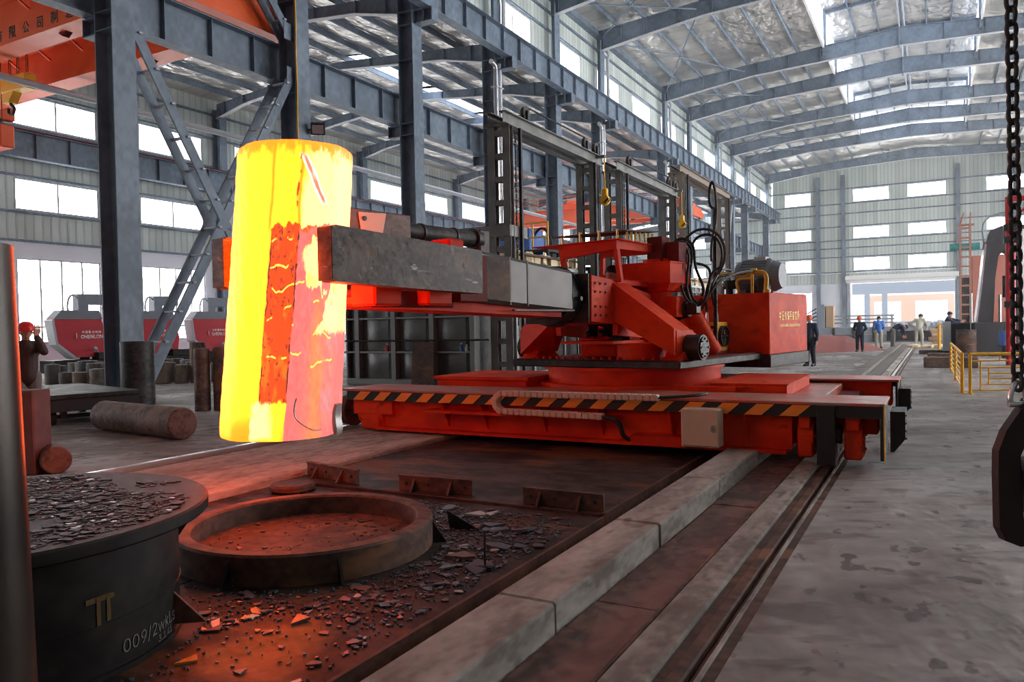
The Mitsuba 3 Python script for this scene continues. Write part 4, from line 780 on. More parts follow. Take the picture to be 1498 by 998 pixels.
# oil cooler with its fan
ck = pm(K, 'oil_cooler', cat([cbox(.69, .91, 1.0, 1.42, 1.15, 1.6, .008)]), 'mat_yellow', 'yellow oil cooler')
pm(ck, 'side_panel', cbox(.685, .78, .994, 1.2, 1.16, 1.59, .004), 'mat_steel')
pm(ck, 'base', cbox(.66, .94, .97, 1.46, 1.11, 1.15, .006), 'mat_maroon')
fan = pm(ck, 'fan_guard', cat([lathe([(.15, -.02), (.165, -.02), (.165, .05), (.15, .05), (.15, -.02)], 28)] + [lathe([(r, .045), (r + .006, .045), (r + .006, .051), (r, .051), (r, .045)], 28) for r in (.03, .07, .11)] + [box(-.16, .16, -.004, .004, .046, .052), box(-.004, .004, -.16, .16, .046, .052)]).apply_transform(np.array([[0, 0, 1, .915], [1, 0, 0, 1.21], [0, 1, 0, 1.38], [0, 0, 0, 1.0]])), 'mat_black', 'black round fan guard')
bl = []
for a in np.arange(5) * 2 * PI / 5:
    q = box(.02, .14, -.035, .035, -.004, .004); q.apply_transform(trimesh.transformations.rotation_matrix(.5, (1, 0, 0))); q.apply_transform(trimesh.transformations.rotation_matrix(a, (0, 0, 1))); bl.append(q)
pm(ck, 'fan_blade', cat(bl + [cyl((0, 0, -.02), (0, 0, .03), .03, 12)]).apply_transform(np.array([[0, 0, 1, .925], [1, 0, 0, 1.21], [0, 1, 0, 1.38], [0, 0, 0, 1.0]])), 'mat_dark')
pm(ck, 'port', cat([cyl((x, 1.08, 1.6), (x, 1.08, 1.72), .028, 10) for x in (.72, .88)] + [cyl((x, 1.08, 1.70), (x, 1.08, 1.76), .02, 10) for x in (.72, .88)]), 'mat_silver')
pm(ck, 'knob', cat([cyl((.84, .99, 1.52), (.84, .97, 1.52), .025, 10), cyl((.86, .99, 1.44), (.86, .975, 1.44), .018, 8)]), 'mat_black')
H = [[(.66, .1, 2.70), (.75, .1, 2.76), (.84, .1, 2.69), (.86, .1, 2.31), (.88, .1, 1.97), (.98, .1, 1.84), (1.11, .1, 1.91), (1.22, .1, 2.25), (1.32, .2, 2.38)],
     [(.66, .15, 2.66), (.78, .15, 2.62), (.8, .15, 2.22), (.88, .15, 1.92), (1.0, .15, 1.85), (1.13, .2, 1.99), (1.24, .6, 2.25), (1.28, 1.2, 2.36), (1.2, 1.8, 2.40)],
     [(.59, .1, 2.6), (.60, .4, 2.70), (.65, .5, 2.86), (.82, .5, 2.97), (1.01, .5, 2.97), (1.18, .5, 2.86), (1.26, .5, 2.66), (1.22, .5, 2.41), (1.11, .5, 2.22), (.95, .6, 2.0), (.8, .7, 1.8)],
     [(.62, .1, 2.55), (.68, .5, 2.5), (.68, .6, 2.66), (.77, .6, 2.86), (.95, .6, 2.91), (1.1, .6, 2.83), (1.18, .6, 2.62), (1.13, .6, 2.37), (1.0, .6, 2.12), (.85, .65, 1.9)],
     [(.60, .05, 2.62), (.80, .3, 2.80), (.86, .3, 2.72), (.88, .3, 2.57), (.91, .3, 2.37), (.96, .35, 2.2), (.9, .5, 2.0)],
     [(.88, 1.08, 1.74), (.86, 1.0, 1.93), (.92, .9, 2.2), (1.05, 1.2, 2.33), (1.16, 1.7, 2.41)],
     [(.72, 1.08, 1.74), (.74, 1.0, 1.93), (.80, .9, 2.09), (.86, .9, 2.3), (.7, .7, 2.5)],
     [(.61, .12, 2.72), (.70, .2, 2.80), (.82, .25, 2.74), (.835, .25, 2.4), (.84, .25, 2.05), (.92, .25, 1.90), (1.05, .25, 1.90), (1.14, .25, 2.05), (1.16, .5, 2.3), (1.1, 1.1, 2.38)],
     [(.64, .0, 2.68), (.76, .0, 2.72), (.815, .0, 2.62), (.825, .0, 2.3), (.84, .0, 2.02), (.95, .05, 1.87), (1.08, .1, 1.95)]]
for q in H: pm(K, 'hose', tube(spline(q, 40), .02, 7), 'mat_rubber', smooth=50)
pm(K, 'hose_pole', cyl((1.02, .7, 1.11), (1.03, .7, 3.3), .03, 10), 'mat_dark', 'slim upright hose pole', smooth=40)
pm(K, 'hose', tube(spline([(1.03, .7, 3.3), (.95, .7, 3.55), (.98, .72, 3.7), (1.06, .7, 3.3), (1.05, .6, 2.9), (1.06, .5, 2.5)], 30), .02, 7), 'mat_rubber', smooth=50)
# ================================================================== the hot ingot held by the tongs
IB, IT = np.array([-5.03, 4.91, .69]), np.array([-4.86, 5.0, 3.16])      # axis, bottom and top
_g = IB[:2] / np.linalg.norm(IB[:2]); RX, RY = _g[1], -_g[0]             # image-right direction seen from the bay's middle
if RX < 0: RX, RY = -RX, -RY
_B, _T, _G = [float(q) for q in IB], [float(q) for q in IT], [float(q) for q in _g]
RX, RY = float(RX), float(RY)
def m_ingot(p, n, uv):
    h = (p.z - _B[2]) / (_T[2] - _B[2])
    dx = p.x - (h * (_T[0] - _B[0]) + _B[0]); dy = p.y - (h * (_T[1] - _B[1]) + _B[1])
    a = dr.atan2(dx * RX + dy * RY, -(dx * _G[0] + dy * _G[1]))     # 0 towards the camera side, + to its right
    z = p.z
    n1 = fbm(a * 5, z * 4, 2.0, 4) - .5; n2 = fbm(a * 14 + 7, z * 11, 5.0, 4) - .5; n3 = fbm(a * 3 + 30, z * 2.2, 9.0, 3) - .5
    yel, pale, org = C3(9.5, .86, .028), C3(9.0, .95, .30), C3(6.0, .33, .012)
    dko, pink, grey = C3(1.05, .065, .010), C3(.82, .135, .12), C3(.42, .17, .17)
    c = mix(yel, C3(11, .74, .02), smoothstep(.0, .25, n3) * .8)
    c = mix(c, pale, smoothstep(.12, .3, a + n1 * .35) * smoothstep(1.9, 2.3, z + n1 * .8))
    # seams between the facets near the top
    c = mix(c, org, smoothstep(.05, .0, dr.abs(a + .36 + .04 * (3.1 - z) + n1 * .06)) * smoothstep(2.3, 2.5, z))
    c = mix(c, org, smoothstep(.07, .0, dr.abs(a - .10 + n1 * .12)) * smoothstep(2.35, 2.5, z))
    dg = dr.abs(a - (.12 + (3.05 - z) * 1.05 + n1 * .10)) + n2 * .03; dz = smoothstep(2.62, 2.68, z) * smoothstep(3.06, 3.0, z)
    c = mix(c, C3(9.0, .98, .75), smoothstep(.085, .06, dg) * dz)
    c = mix(c, C3(1.1, .20, .12), smoothstep(.042, .022, dg) * dz * smoothstep(.3, .5, fbm(z * 9, a * 3, 6.0, 2)))
    c = mix(c, C3(.5, .05, .01), smoothstep(.035, .012, dr.abs(a - .06 + n1 * .14 + n2 * .05)) * smoothstep(2.5, 2.56, z) * smoothstep(3.08, 3.02, z) * smoothstep(.45, .6, fbm(z * 18, 2.0, a * 6, 2)))
    c = mix(c, org, smoothstep(3.02, 3.13, z + n2 * .25))
    # lower left burns darker
    c = mix(c, org, smoothstep(.10, -.10, z - (.98 + (a + .45) * .45) + n1 * .25) * smoothstep(-.3, -.5, a) * .75)
    c = mix(c, C3(4.0, .26, .01), smoothstep(.35, .0, z - _B[2]) * .5)
    # dark red strip, pink crust, flakes
    low = smoothstep(.985, 1.01, z + n2 * .05)
    up = smoothstep(2.46, 2.44, z + n2 * .12 + n1 * .06)
    st = smoothstep(-.43, -.40, a + n2 * .04 + (z - 1.0) * -.04) * low * up
    c = mix(c, mix(dko, C3(1.5, .14, .012), smoothstep(.0, .3, n2 + n1)), st)
    pk = smoothstep(.02, .05, a + n2 * .03 + (z - 1.0) * -.05) * smoothstep(2.46, 2.43, z + n1 * .25 + n2 * .1)
    crust = mix(pink, C3(1.5, .16, .03), smoothstep(.05, .3, n3 + .5 * dr.sin(a * 6 + 4.2) * .25))
    crust = mix(crust, C3(2.2, .24, .03), dr.exp(-dr.square((a - .52 + n1 * .2) / .13)) * .55 * smoothstep(2.0, 1.7, z))
    crust = mix(crust, grey, smoothstep(.12, .28, fbm(a * 6 + 3, z * 3 + 8, 1.0, 3) - .5) * .8)
    crust = crust * (.85 + .5 * fbm(a * 26, z * 22, 0.0, 3))
    c = mix(c, crust, pk)
    # molten looking flake beside and under the jaw
    fl_ = smoothstep(.02, -.02, dr.sqrt(dr.square((a - .52 + n2 * .3) * .62) + dr.square(z - 2.14 + n1 * .35)) - .20 + n2 * .25)
    c = mix(c, mix(pale, yel, smoothstep(-.1, .2, n1)), fl_)
    f2 = smoothstep(.62, .68, a + n2 * .3 + (z - 1.75) * -.7) * smoothstep(1.55, 1.62, z + n2 * .1) * smoothstep(2.1, 2.0, z)
    c = mix(c, pale, f2)
    # bright low patch
    pb = smoothstep(-.55, -.52, a + n2 * .08) * smoothstep(-.02, -.05, a + n2 * .05) * smoothstep(1.03, .98, z + n2 * .08 + n1 * .05)
    c = mix(c, mix(pale, yel, smoothstep(-.3, -.15, a + n1 * .2)), pb * smoothstep(.70, .76, z + .12 * dr.abs(a + .28)))
    # glowing cracks and dark seams
    for zc, a0, a1, k in ((2.30, -.35, .02, .9), (2.12, -.35, .08, -.5), (1.95, -.3, .25, .3), (1.72, -.36, .05, .4), (1.38, -.33, .02, -.3), (1.63, .05, .25, -.2), (1.43, .05, .25, -.25), (1.55, .42, .8, -.3), (1.32, .4, .85, .3), (1.84, .4, .75, .2)):
        w = smoothstep(.012, .004, dr.abs(z - zc - k * .07 * (a - a0) / (a1 - a0) - .16 * (fbm(a * 4 + zc * 7, zc * 5, 1.0, 3) - .5) + n2 * .03)) * smoothstep(a0, a0 + .03, a) * smoothstep(a1, a1 - .03, a) * smoothstep(.34, .46, fbm(a * 9, zc * 11, 2.0, 2))
        c = mix(c, C3(5.0, .8, .10), w)
    for a0, w0 in ((-.40, .011), (.03, .014)):
        s = smoothstep(w0, w0 * .4, dr.abs(a - a0 + n2 * .05 - (z - 1.0) * .045)) * low * up * smoothstep(.35, .5, fbm(z * 16, a0 * 10, 3.0, 2))
        c = mix(c, C3(.06, .02, .02), s)
    c = mix(c, C3(.10, .03, .02), smoothstep(.73, .78, fbm(a * 30, z * 30, 4.0, 2)) * st * (1 - pk) * .9)
    return c * GLOW
def ingot_mesh(nu=160, nv=120):
    prof = [(0, 0, 0)] ; P = []; F = []; UV = []
    vs = np.r_[np.linspace(0, 1, 8) * .02, np.linspace(.02, .98, nv)[1:], .98 + np.linspace(0, 1, 8)[1:] * .02]
    th = np.linspace(0, 2 * PI, nu + 1)
    for v in vs:
        c = IB + (IT - IB) * v
        r = .505 - .03 * v
        if v < .02: r -= .03 * (1 - math.sqrt(max(0, 1 - ((.02 - v) / .02) ** 2)))
        if v > .98: r -= .05 * (1 - math.sqrt(max(0, 1 - ((v - .98) / .02) ** 2)))
        rr = r * (1 + .012 * np.cos(8 * th) + .006 * np.cos(3 * th + v * 5)) + .004 * np.sin(th * 23 + v * 60) * np.sin(v * 37)
        P.append(np.c_[c[0] + rr * np.cos(th), c[1] + rr * np.sin(th), np.full(nu + 1, c[2])]); UV.append(np.c_[th / (2 * PI), np.full(nu + 1, v)])
    n = len(vs)
    for i in range(n - 1):
        j = np.arange(nu); a = i * (nu + 1) + j
        F += [np.c_[a, a + 1, a + nu + 2], np.c_[a, a + nu + 2, a + nu + 1]]
    k = n * (nu + 1); P += [IB[None], IT[None]]; UV += [np.array([[.5, 0]]), np.array([[.5, 1]])]
    j = np.arange(nu); F += [np.c_[j + 1, j, np.full(nu, k)], np.c_[(n - 1) * (nu + 1) + j, (n - 1) * (nu + 1) + j + 1, np.full(nu, k + 1)]]
    return trimesh.Trimesh(np.vstack(P), np.vstack(F), process=False), np.vstack(UV)
k = thing('hot_ingot', 'glowing yellow and orange steel ingot with cracked pink crust, held upright by the tongs', 'ingot')
m, uv = ingot_mesh()
put(k, 'body', m, 'mat_scalewarm', uv=uv, smooth=True, emit={'type': 'area', 'radiance': proc(m_ingot), 'sampling_weight': 30.0})
def on_ingot(a, z, out=.0):
    h = (z - IB[2]) / (IT[2] - IB[2]); c = IB + (IT - IB) * h; r = .505 - .03 * h + out
    return np.array([c[0] + r * (math.sin(a) * RX - math.cos(a) * _g[0]), c[1] + r * (math.sin(a) * RY - math.cos(a) * _g[1]), z])
put(k, 'scale_flap', cat([tube([on_ingot(a, z, .02 + .012 * math.sin(z * 20)) for z in np.linspace(.70, .96, 7)], [.02, .03, .03, .03, .028, .024, .018], 6) for a in (.98, 1.05, 1.12)]), 'mat_scalepale', 'grey curled flake of scale at the foot', smooth=50)
put(k, 'scale_ridge', tube(spline([on_ingot(.20, 1.04, .004), on_ingot(.17, .98, .006), on_ingot(.2, .88, .006), on_ingot(.32, .82, .006), on_ingot(.5, .77, .006), on_ingot(.66, .765, .004)], 24), .006, 6), 'mat_scalepale', 'pale raised scale ridge', smooth=50)

# ================================================================== casting ring, drum, post
RC = (-4.07, 4.21)
k = thing('holding_ring', 'low round steel holding ring lit red inside, on the pit deck', 'ring')
put(k, 'wall', lathe([(.80, .0), (.80, .185), (.815, .2), (.905, .2), (.92, .185), (.92, .0), (.80, .0)], 80, (RC[0], RC[1], .005)), 'mat_rust', smooth=35)
put(k, 'floor', lathe([(0, .0), (.80, .0), (.80, .045), (.5, .05), (0, .055)], 64, (RC[0], RC[1], .006)), 'mat_rust', 'rust-dusted ring floor', smooth=35)
for a in (-1.35, .55, -.6): 
    c, s = math.cos(a), math.sin(a)
    put(k, 'rib', prism([(RC[0] + .92, .0), (RC[0] + 1.02, .0), (RC[0] + .92, .16)], -.008, .008, 'xz').apply_translation((-RC[0], 0, 0)).apply_transform(tr(RC[0], RC[1], .003, a)), 'mat_dark')
single('steel_puck', 'small round steel cap lying on the deck behind the ring', 'cap', lathe([(0, 0), (.19, 0), (.22, .02), (.22, .055), (.20, .075), (.12, .07), (0, .07)], 40, (-5.62, 5.62, .004)), 'mat_rust', smooth=35)
for i, ((x0, y0), (x1, y1), l) in enumerate((((-5.96, 6.20), (-5.12, 6.02), 'rusty stop bar with ribs behind the ring, next to the round cap'), ((-4.58, 6.0), (-3.78, 6.06), 'rusty stop bar with ribs in the middle of the deck'), ((-3.2, 5.98), (-2.44, 5.98), 'rusty stop bar with ribs nearest the pale kerb'))):
    k = thing('stop_bar', l, 'bar'); z0 = .03
    d = np.array([x1 - x0, y1 - y0]) / math.hypot(x1 - x0, y1 - y0); nrm = np.array([-d[1], d[0]])
    put(k, 'plate', cat([bar((x0, y0, z0 + .065), (x1, y1, z0 + .065), .03, .13), bar((x0, y0, z0 + .138), (x1, y1, z0 + .138), .055, .016)]), 'mat_rust')
    for t in (.22, .72):
        q = np.array([x0, y0]) + d * t * math.hypot(x1 - x0, y1 - y0)
        put(k, 'rib', hull([(q[0] + d[0] * s - nrm[0] * u, q[1] + d[1] * s - nrm[1] * u, z) for s in (-.012, .012) for u, z in ((.015, z0), (.10, z0), (.015, z0 + .12))]), 'mat_rust')
    for t in (.1, .4, .9):
        q = np.array([x0, y0]) + d * t * math.hypot(x1 - x0, y1 - y0); put(k, 'bolt', cyl((q[0] - nrm[0] * .014, q[1] - nrm[1] * .014, z0 + .07), (q[0] - nrm[0] * .03, q[1] - nrm[1] * .03, z0 + .07), .013, 6), 'mat_dark')
DC = (-4.27, 2.13)
k = thing('ingot_pot', 'big dark round flanged pot covered with black scale, left of the ring', 'pot')
put(k, 'shell', lathe([(0, .0), (.90, 0), (.90, .63), (0, .63)], 96, (DC[0], DC[1], .005)), 'mat_pot', smooth=35)
put(k, 'top_flange', lathe([(0, .63), (1.05, .63), (1.06, .64), (1.06, .69), (1.05, .70), (0, .70)], 112, (DC[0], DC[1], 0)), 'mat_pot', smooth=35)
put(k, 'foot_flange', ring(.9, .915, .005, .03, DC, 96), 'mat_pot')
for a in (.66, 2.2, 3.5, 4.25):
    put(k, 'gusset', prism([(.90, .05), (1.06, .05), (.90, .22)], -.01, .01, 'xz').apply_transform(tr(DC[0], DC[1], 0, a)), 'mat_rust')
    put(k, 'lug', prism([(.90, .63), (1.03, .63), (.90, .45)], -.01, .01, 'xz').apply_transform(tr(DC[0], DC[1], 0, a + .31)), 'mat_pot')
put(k, 'weld_seam', ring(.898, .906, .25, .262, DC, 96), 'mat_pot')
def wrap(m, a0, r, zc):
    v = np.array(m.vertices); a = a0 + v[:, 0] / r; rr = r + v[:, 2]
    return trimesh.Trimesh(np.c_[DC[0] + rr * np.cos(a), DC[1] + rr * np.sin(a), zc + v[:, 1]], m.faces, process=False)
put(k, 'chalk_mark', wrap(meshkit.text_mesh('009/2wkl.st', .062, .002), .14, .902, .085), 'mat_chalk', 'pale chalk scrawl')
put(k, 'chalk_mark', wrap(meshkit.text_mesh('3.1.41', .036, .002), .42, .902, .035), 'mat_chalk', 'pale chalk scrawl')
put(k, 'paint_mark', wrap(cat([box(0, .02, 0, .14, 0, .002), box(-.05, .09, .12, .145, 0, .002), box(.05, .07, .02, .13, 0, .002)]), -.0, .902, .25), 'mat_ochre', 'faded ochre paint mark')
put(k, 'side_scale', cbox(DC[0] + .36, DC[0] + .39, DC[1] - .915, DC[1] - .89, .02, .28, .004), 'mat_steel')
single('round_post', 'dark round steel post at the left edge with a glowing orange side', 'post', cyl((-2.645, 1.285, .002), (-2.69, 1.265, 1.885), .165, 48), 'mat_post', smooth=40)
# small loose things on the deck
single('marker_rod', 'thin upright rod on a small foot beside the kerb gap', 'rod', cat([cyl((-2.60, 4.3, .002), (-2.60, 4.3, .26), .008, 8), box(-2.66, -2.54, 4.27, 4.33, .002, .03)]), 'mat_dark')
single('rib_plate', 'dark triangular rib plate standing on the deck right of the ring', 'plate', hull([(-3.38, 5.06, .002), (-3.14, 5.12, .002), (-3.40, 5.05, .15), (-3.38, 5.075, .002), (-3.14, 5.135, .002), (-3.40, 5.065, .15)]), 'mat_dark')

# ---- mill scale: broken dark flakes
def flake(r, th, seed):
    q = np.random.default_rng(seed); n = q.integers(5, 8); a = np.sort(q.uniform(0, 2 * PI, n)); rr = r * q.uniform(.55, 1.1, n)
    top = np.c_[rr * np.cos(a), rr * np.sin(a) * q.uniform(.55, 1), th + q.uniform(-.2, .35, n) * th]
    bot = top.copy(); bot[:, 2] = 0; bot[:, :2] *= .96
    return hull(np.vstack([top, bot]))
FL = [mikit.ply(flake(1.0, .16, s), 'mat_scale') for s in range(9)]
FW = [mikit.ply(flake(1.0, .16, 20 + s), 'mat_scalewarm') for s in range(5)]
FP = [mikit.ply(flake(1.0, .14, 40 + s), 'mat_scalepale') for s in range(4)]
def place(x, y, z, r, tilt=.25, flat=False):
    M = tr(x, y, z, rng.uniform(0, 2 * PI)); S = np.diag([r, r, r, 1.0])
    Rx = trimesh.transformations.rotation_matrix(abs(rng.normal(0, tilt)) * .5, (rng.normal(), rng.normal(), 0)); S[2, 2] = max(.035, r) if not flat else r
    M = M @ Rx @ S; M[2, 3] += .3 * r * tilt * .4
    return M
def free(x, y):
    if ((x + 2.95) / .42) ** 2 + ((y - 2.72) / .45) ** 2 < 1 and rng.random() < .8: return False
    return -5.9 < x < -2.5 and 1.3 < y < 5.75 and math.hypot(x - RC[0], y - RC[1]) > .99 and math.hypot(x - DC[0], y - DC[1]) > 1.0
spots = [(-3.05, 3.55, .45, 60), (-2.75, 4.35, .38, 60), (-3.3, 5.2, .42, 46), (-3.9, 5.55, .5, 24), (-3.15, 3.05, .35, 30), (-2.85, 5.2, .4, 22), (-3.1, 2.3, .5, 26)]
where = ['right before the ring', 'by the thin rod', 'at the right rim of the ring', 'behind the ring before the stop bars', 'between ring and big pot', 'before the right stop bar', 'in the front corner of the deck']
cnt = 0
for (cx, cy, sd, n), wh in zip(spots, where):
    t = 0
    while t < n:
        x, y = rng.normal(cx, sd), rng.normal(cy, sd)
        if not free(x, y): continue
        t += 1; r = float(np.clip(rng.lognormal(math.log(.034), .45), .018, .11)); u = rng.random()
        L, cn = (FP, 'pale') if u < .10 else ((FW, 'reddish brown') if u < .38 else (FL, 'dark grey'))
        kk = thing('scale_flake', f'{cn} broken flake of mill scale lying {wh}', 'scale flake', f'{cn} flakes {wh}')
        put(kk, None, at_(L[rng.integers(len(L))], place(x, y, .005, r)), None)
for (x, y, r, d, l) in ((-3.354, 3.002, .055, 'mat_cream', 'cream-coloured hot flake on the deck beside the big pot'), (-3.2, 2.46, .075, 'mat_glowflake', 'curled bright orange flake at the foot of the big pot'), (-3.35, 3.36, .028, 'mat_glowflake', 'small orange flake in front of the ring'), (-3.02, 3.2, .022, 'mat_glowflake', 'small orange flake on bare rusty deck'), (-2.88, 4.45, .13, 'mat_scalewarm', 'largest flat flake of scale near the thin rod'), (-3.05, 5.25, .14, 'mat_scale', 'broad dark flake right of the ring'), (-3.3, 5.6, .09, 'mat_scalepale', 'broad pale flake before the middle stop bar')):
    kk = thing('scale_flake', l, 'scale flake'); M = place(x, y, .003, r, .1)
    put(kk, None, at_(mikit.ply(flake(1.0, .14, int(1000 * r)), d), M), None)
v = []
for i in range(4200):
    cx, cy, sd, n = spots[rng.integers(len(spots))]; x, y = rng.normal(cx, sd * 1.35), rng.normal(cy, sd * 1.35)
    if free(x, y): v.append(move(flake(1.0, .2, i % 40), place(x, y, .004, float(np.clip(rng.lognormal(math.log(.011), .45), .004, .028)))))
single('scale_grit', 'fine dark scale grit scattered over the pit deck', 'grit', cat(v), 'mat_scale', kind='stuff')
v = [[], []]
for i in range(7000):
    a, r = rng.uniform(0, 2 * PI), .98 * math.sqrt(rng.random()); x, y = DC[0] + r * math.cos(a), DC[1] + r * math.sin(a)
    if fb_(x, y) < .45: continue
    s = float(np.clip(rng.lognormal(math.log(.012), .6), .004, .05)); v[0 if rng.random() < .93 else 1].append(move(flake(1.0, .14, i % 40), place(x, y, .7005, s, .12, True)))
single('pot_scale', 'dark broken scale heaped on top of the big pot', 'scale', cat(v[0]), 'mat_potscale', kind='stuff')
single('pot_scale_chips', 'bright chips among the scale on the big pot', 'scale', cat(v[1]), 'mat_scalepale', kind='stuff')
v = []
for i in range(130):
    a, r = rng.uniform(0, 2 * PI), .76 * math.sqrt(rng.random()); s = float(np.clip(rng.lognormal(math.log(.012), .5), .004, .04)); v.append(move(flake(1.0, .2, i % 40), place(RC[0] + r * math.cos(a), RC[1] + r * math.sin(a), .056, s)))
single('ring_scale', 'small flakes of scale on the floor of the holding ring', 'scale', cat(v), 'mat_scalewarm', kind='stuff')

# ================================================================== left floor: billets, cart, saws
def round_billet(label, a, b, r, mat='mat_billet', group=None, name='round_billet', n=40):
    a, b = np.array(a, float), np.array(b, float); d, s, u = frame(b - a); L = np.linalg.norm(b - a); c = min(.02, r * .1)
    m = lathe([(0, 0), (r - c, 0), (r, c), (r, L - c), (r - c, L), (0, L)], n); M = np.eye(4); M[:3, 0], M[:3, 1], M[:3, 2], M[:3, 3] = s, u, d, a
    return single(name, label, 'billet', move(m, M), mat, group, smooth=35)
kk = round_billet('long rusty round billet lying on the floor left of the hot ingot', (-12.2, 7.95, .242), (-9.80, 7.62, .242), .24)
round_billet('short rusty round billet lying behind the square billet, its end lit orange', (-9.9, 5.6, .162), (-8.82, 5.16, .162), .16)
k = thing('square_billet', 'upright reddish square billet behind the round post', 'billet')
put(k, 'body', cbox(-.2, .2, -.17, .17, 0, .97, .015).apply_transform(tr(-9.24, 5.06, 0, .5)), 'mat_pinkbillet')
round_billet('thick dark round billet standing at the foot of the nearest column', (-15.55, 10.95, 0), (-15.55, 10.95, 1.42), .35, 'mat_dark')
round_billet('tall rusty billet standing left of the hot ingot', (-13.03, 10.61, 0), (-13.03, 10.61, 1.27), .155)
round_billet('tall rusty billet standing close behind the hot ingot', (-12.75, 10.85, 0), (-12.75, 10.85, 1.30), .16)
round_billet('tall dark billet farther back beside the hot ingot', (-20.5, 16.55, 0), (-20.5, 16.55, 1.28), .24)
BS = [(-24.98, 14.56, .22, .65), (-24.2, 14.55, .22, .40), (-23.4, 14.5, .22, .42), (-22.75, 14.7, .27, .52), (-22.2, 15.1, .24, .6), (-23.9, 15.3, .25, .66), (-24.6, 15.5, .3, .72), (-23.1, 15.6, .28, .7), (-25.6, 15.1, .26, .58), (-25.9, 16.2, .28, .62), (-24.4, 16.6, .3, .6), (-22.6, 16.3, .28, .58), (-23.5, 16.9, .25, .62),
      (-21.32, 15.85, .27, .67), (-20.85, 16.2, .22, .58), (-21.9, 16.5, .25, .62), (-21.2, 17.2, .28, .64), (-22.0, 17.6, .28, .6), (-20.3, 17.2, .26, .6), (-20.6, 18.1, .26, .66), (-27.0, 20.2, .32, .55), (-26.1, 20.6, .3, .5), (-27.6, 21.2, .3, .52), (-28.6, 19.6, .34, .5), (-29.4, 19.0, .34, .5), (-30.2, 18.6, .34, .48), (-28.2, 18.2, .3, .5), (-27.2, 18.6, .3, .48)]
for i, (x, y, r, h) in enumerate(BS): cw_ = 'left of the nearest column' if i < 13 else ('between the nearest column and the hot ingot' if i < 20 else 'in the back row under the band saws'); round_billet(f'short dark round billet standing on its end {cw_}', (x, y, 0), (x, y, h), r, 'mat_bars', f'short billets {cw_}', 'short_billet', 24)
k = thing('transfer_cart', 'low dark flat transfer cart with a riveted steel top on the left floor', 'cart')
ca = [(-12.95, 7.45), (-13.25, 8.95), (-14.15, 9.55), (-16.2, 9.55)]
cm = lambda m: move(m, tr(-14.5, 8.75, 0, -.25))
put(k, 'top', cm(cbox(-1.75, 1.5, -.75, .75, .48, .56, .01)), 'mat_dark')
put(k, 'frame', cm(cat([box(-1.72, 1.46, -.74, -.70, .26, .48), box(-1.72, 1.46, .70, .74, .26, .48), box(1.42, 1.46, -.74, .74, .26, .48), box(-1.72, -1.68, -.74, .74, .26, .48)])), 'mat_black')
for x in (-1.2, 1.0):
    for y in (-.6, .6): put(k, 'wheel', cm(cyl((x, y - .06, .14), (x, y + .06, .14), .14, 20)), 'mat_black')
put(k, 'axle', cm(cat([cyl((x, -.6, .14), (x, .6, .14), .035, 8) for x in (-1.2, 1.0)] + [box(x - .05, x + .05, s * .4 - .05, s * .4 + .05, .1, .3) for x in (-1.2, 1.0) for s in (-1, 1)])), 'mat_black')
def saw(y, txt, label):
    k = thing('band_saw', label, 'saw'); x = -32.0
    put(k, 'guard', prism([(y - 1.15, 2.25), (y + .95, 2.25), (y + 1.2, 1.4), (y + 1.1, .62), (y - .25, .62), (y - 1.0, 1.25)], x - .5, x, 'yz'), 'mat_sawred', 'red blade guard')
    put(k, 'hood', hull([(xx, yy, zz) for xx in (x - .52, x + .02) for yy, zz in ((y - 1.15, 2.25), (y + 1.0, 2.25), (y + .85, 2.62), (y - .8, 2.62))]), 'mat_greypaint', 'grey hood')
    put(k, 'edge', prism([(y - 1.22, 2.2), (y - 1.12, 2.25), (y - .98, 1.25), (y - .2, .62), (y - .3, .55), (y - 1.06, 1.18)], x - .52, x + .02, 'yz'), 'mat_lightgrey')
    put(k, 'column', cat([box(x - .9, x - .5, y + .25, y + .7, .4, 3.35)]), 'mat_greypaint')
    put(k, 'top_beam', cbox(x - .9, x - .5, y + .25, y + 1.6, 2.9, 3.35, .03), 'mat_greypaint')
    put(k, 'hose_bow', tube(spline([(x - .6, y - .1, 2.6), (x - .6, y - .12, 3.1), (x - .6, y + .05, 3.3), (x - .6, y + .22, 3.2), (x - .6, y + .28, 2.7)], 16), .035, 6), 'mat_lightgrey')
    put(k, 'bed', cat([cbox(x - .9, x + .2, y - 1.25, y + 1.75, 0, .52, .02), box(x - .2, x + .3, y + .6, y + 1.7, .52, .8)]), 'mat_dark')
    put(k, 'lettering', onto(meshkit.text_mesh(txt, .15, .004, True), (x + .004, y + .0, 1.42), (0, 1, 0), (0, 0, 1)), 'mat_white', 'white lettering')
    put(k, 'lettering', onto(glyphs('中国晨龙机械', .11, .11, .35, 1.4), (x + .004, y + .06, 1.64), (0, 1, 0), (0, 0, 1)), 'mat_white', 'white characters')
    put(k, 'handle', box(x, x + .05, y - .22, y - .19, 1.42, 1.66), 'mat_silver')
    put(k, 'lamp', cat([tube([(x + .1, y + .7, .75), (x + .2, y + .6, 1.0), (x + .3, y + .45, 1.0)], .02, 6), cyl((x + .3, y + .47, 1.02), (x + .36, y + .38, .92), .07, 10)]), 'mat_lightgrey')
saw(19.9, 'CHENLONG', 'red and grey band saw left of the nearest column, by the tall windows')
saw(23.6, 'G4240', 'red and grey band saw half hidden by the nearest column')
saw(26.7, 'CHENLONG', 'red and grey band saw between the lattice brace and the hot ingot')
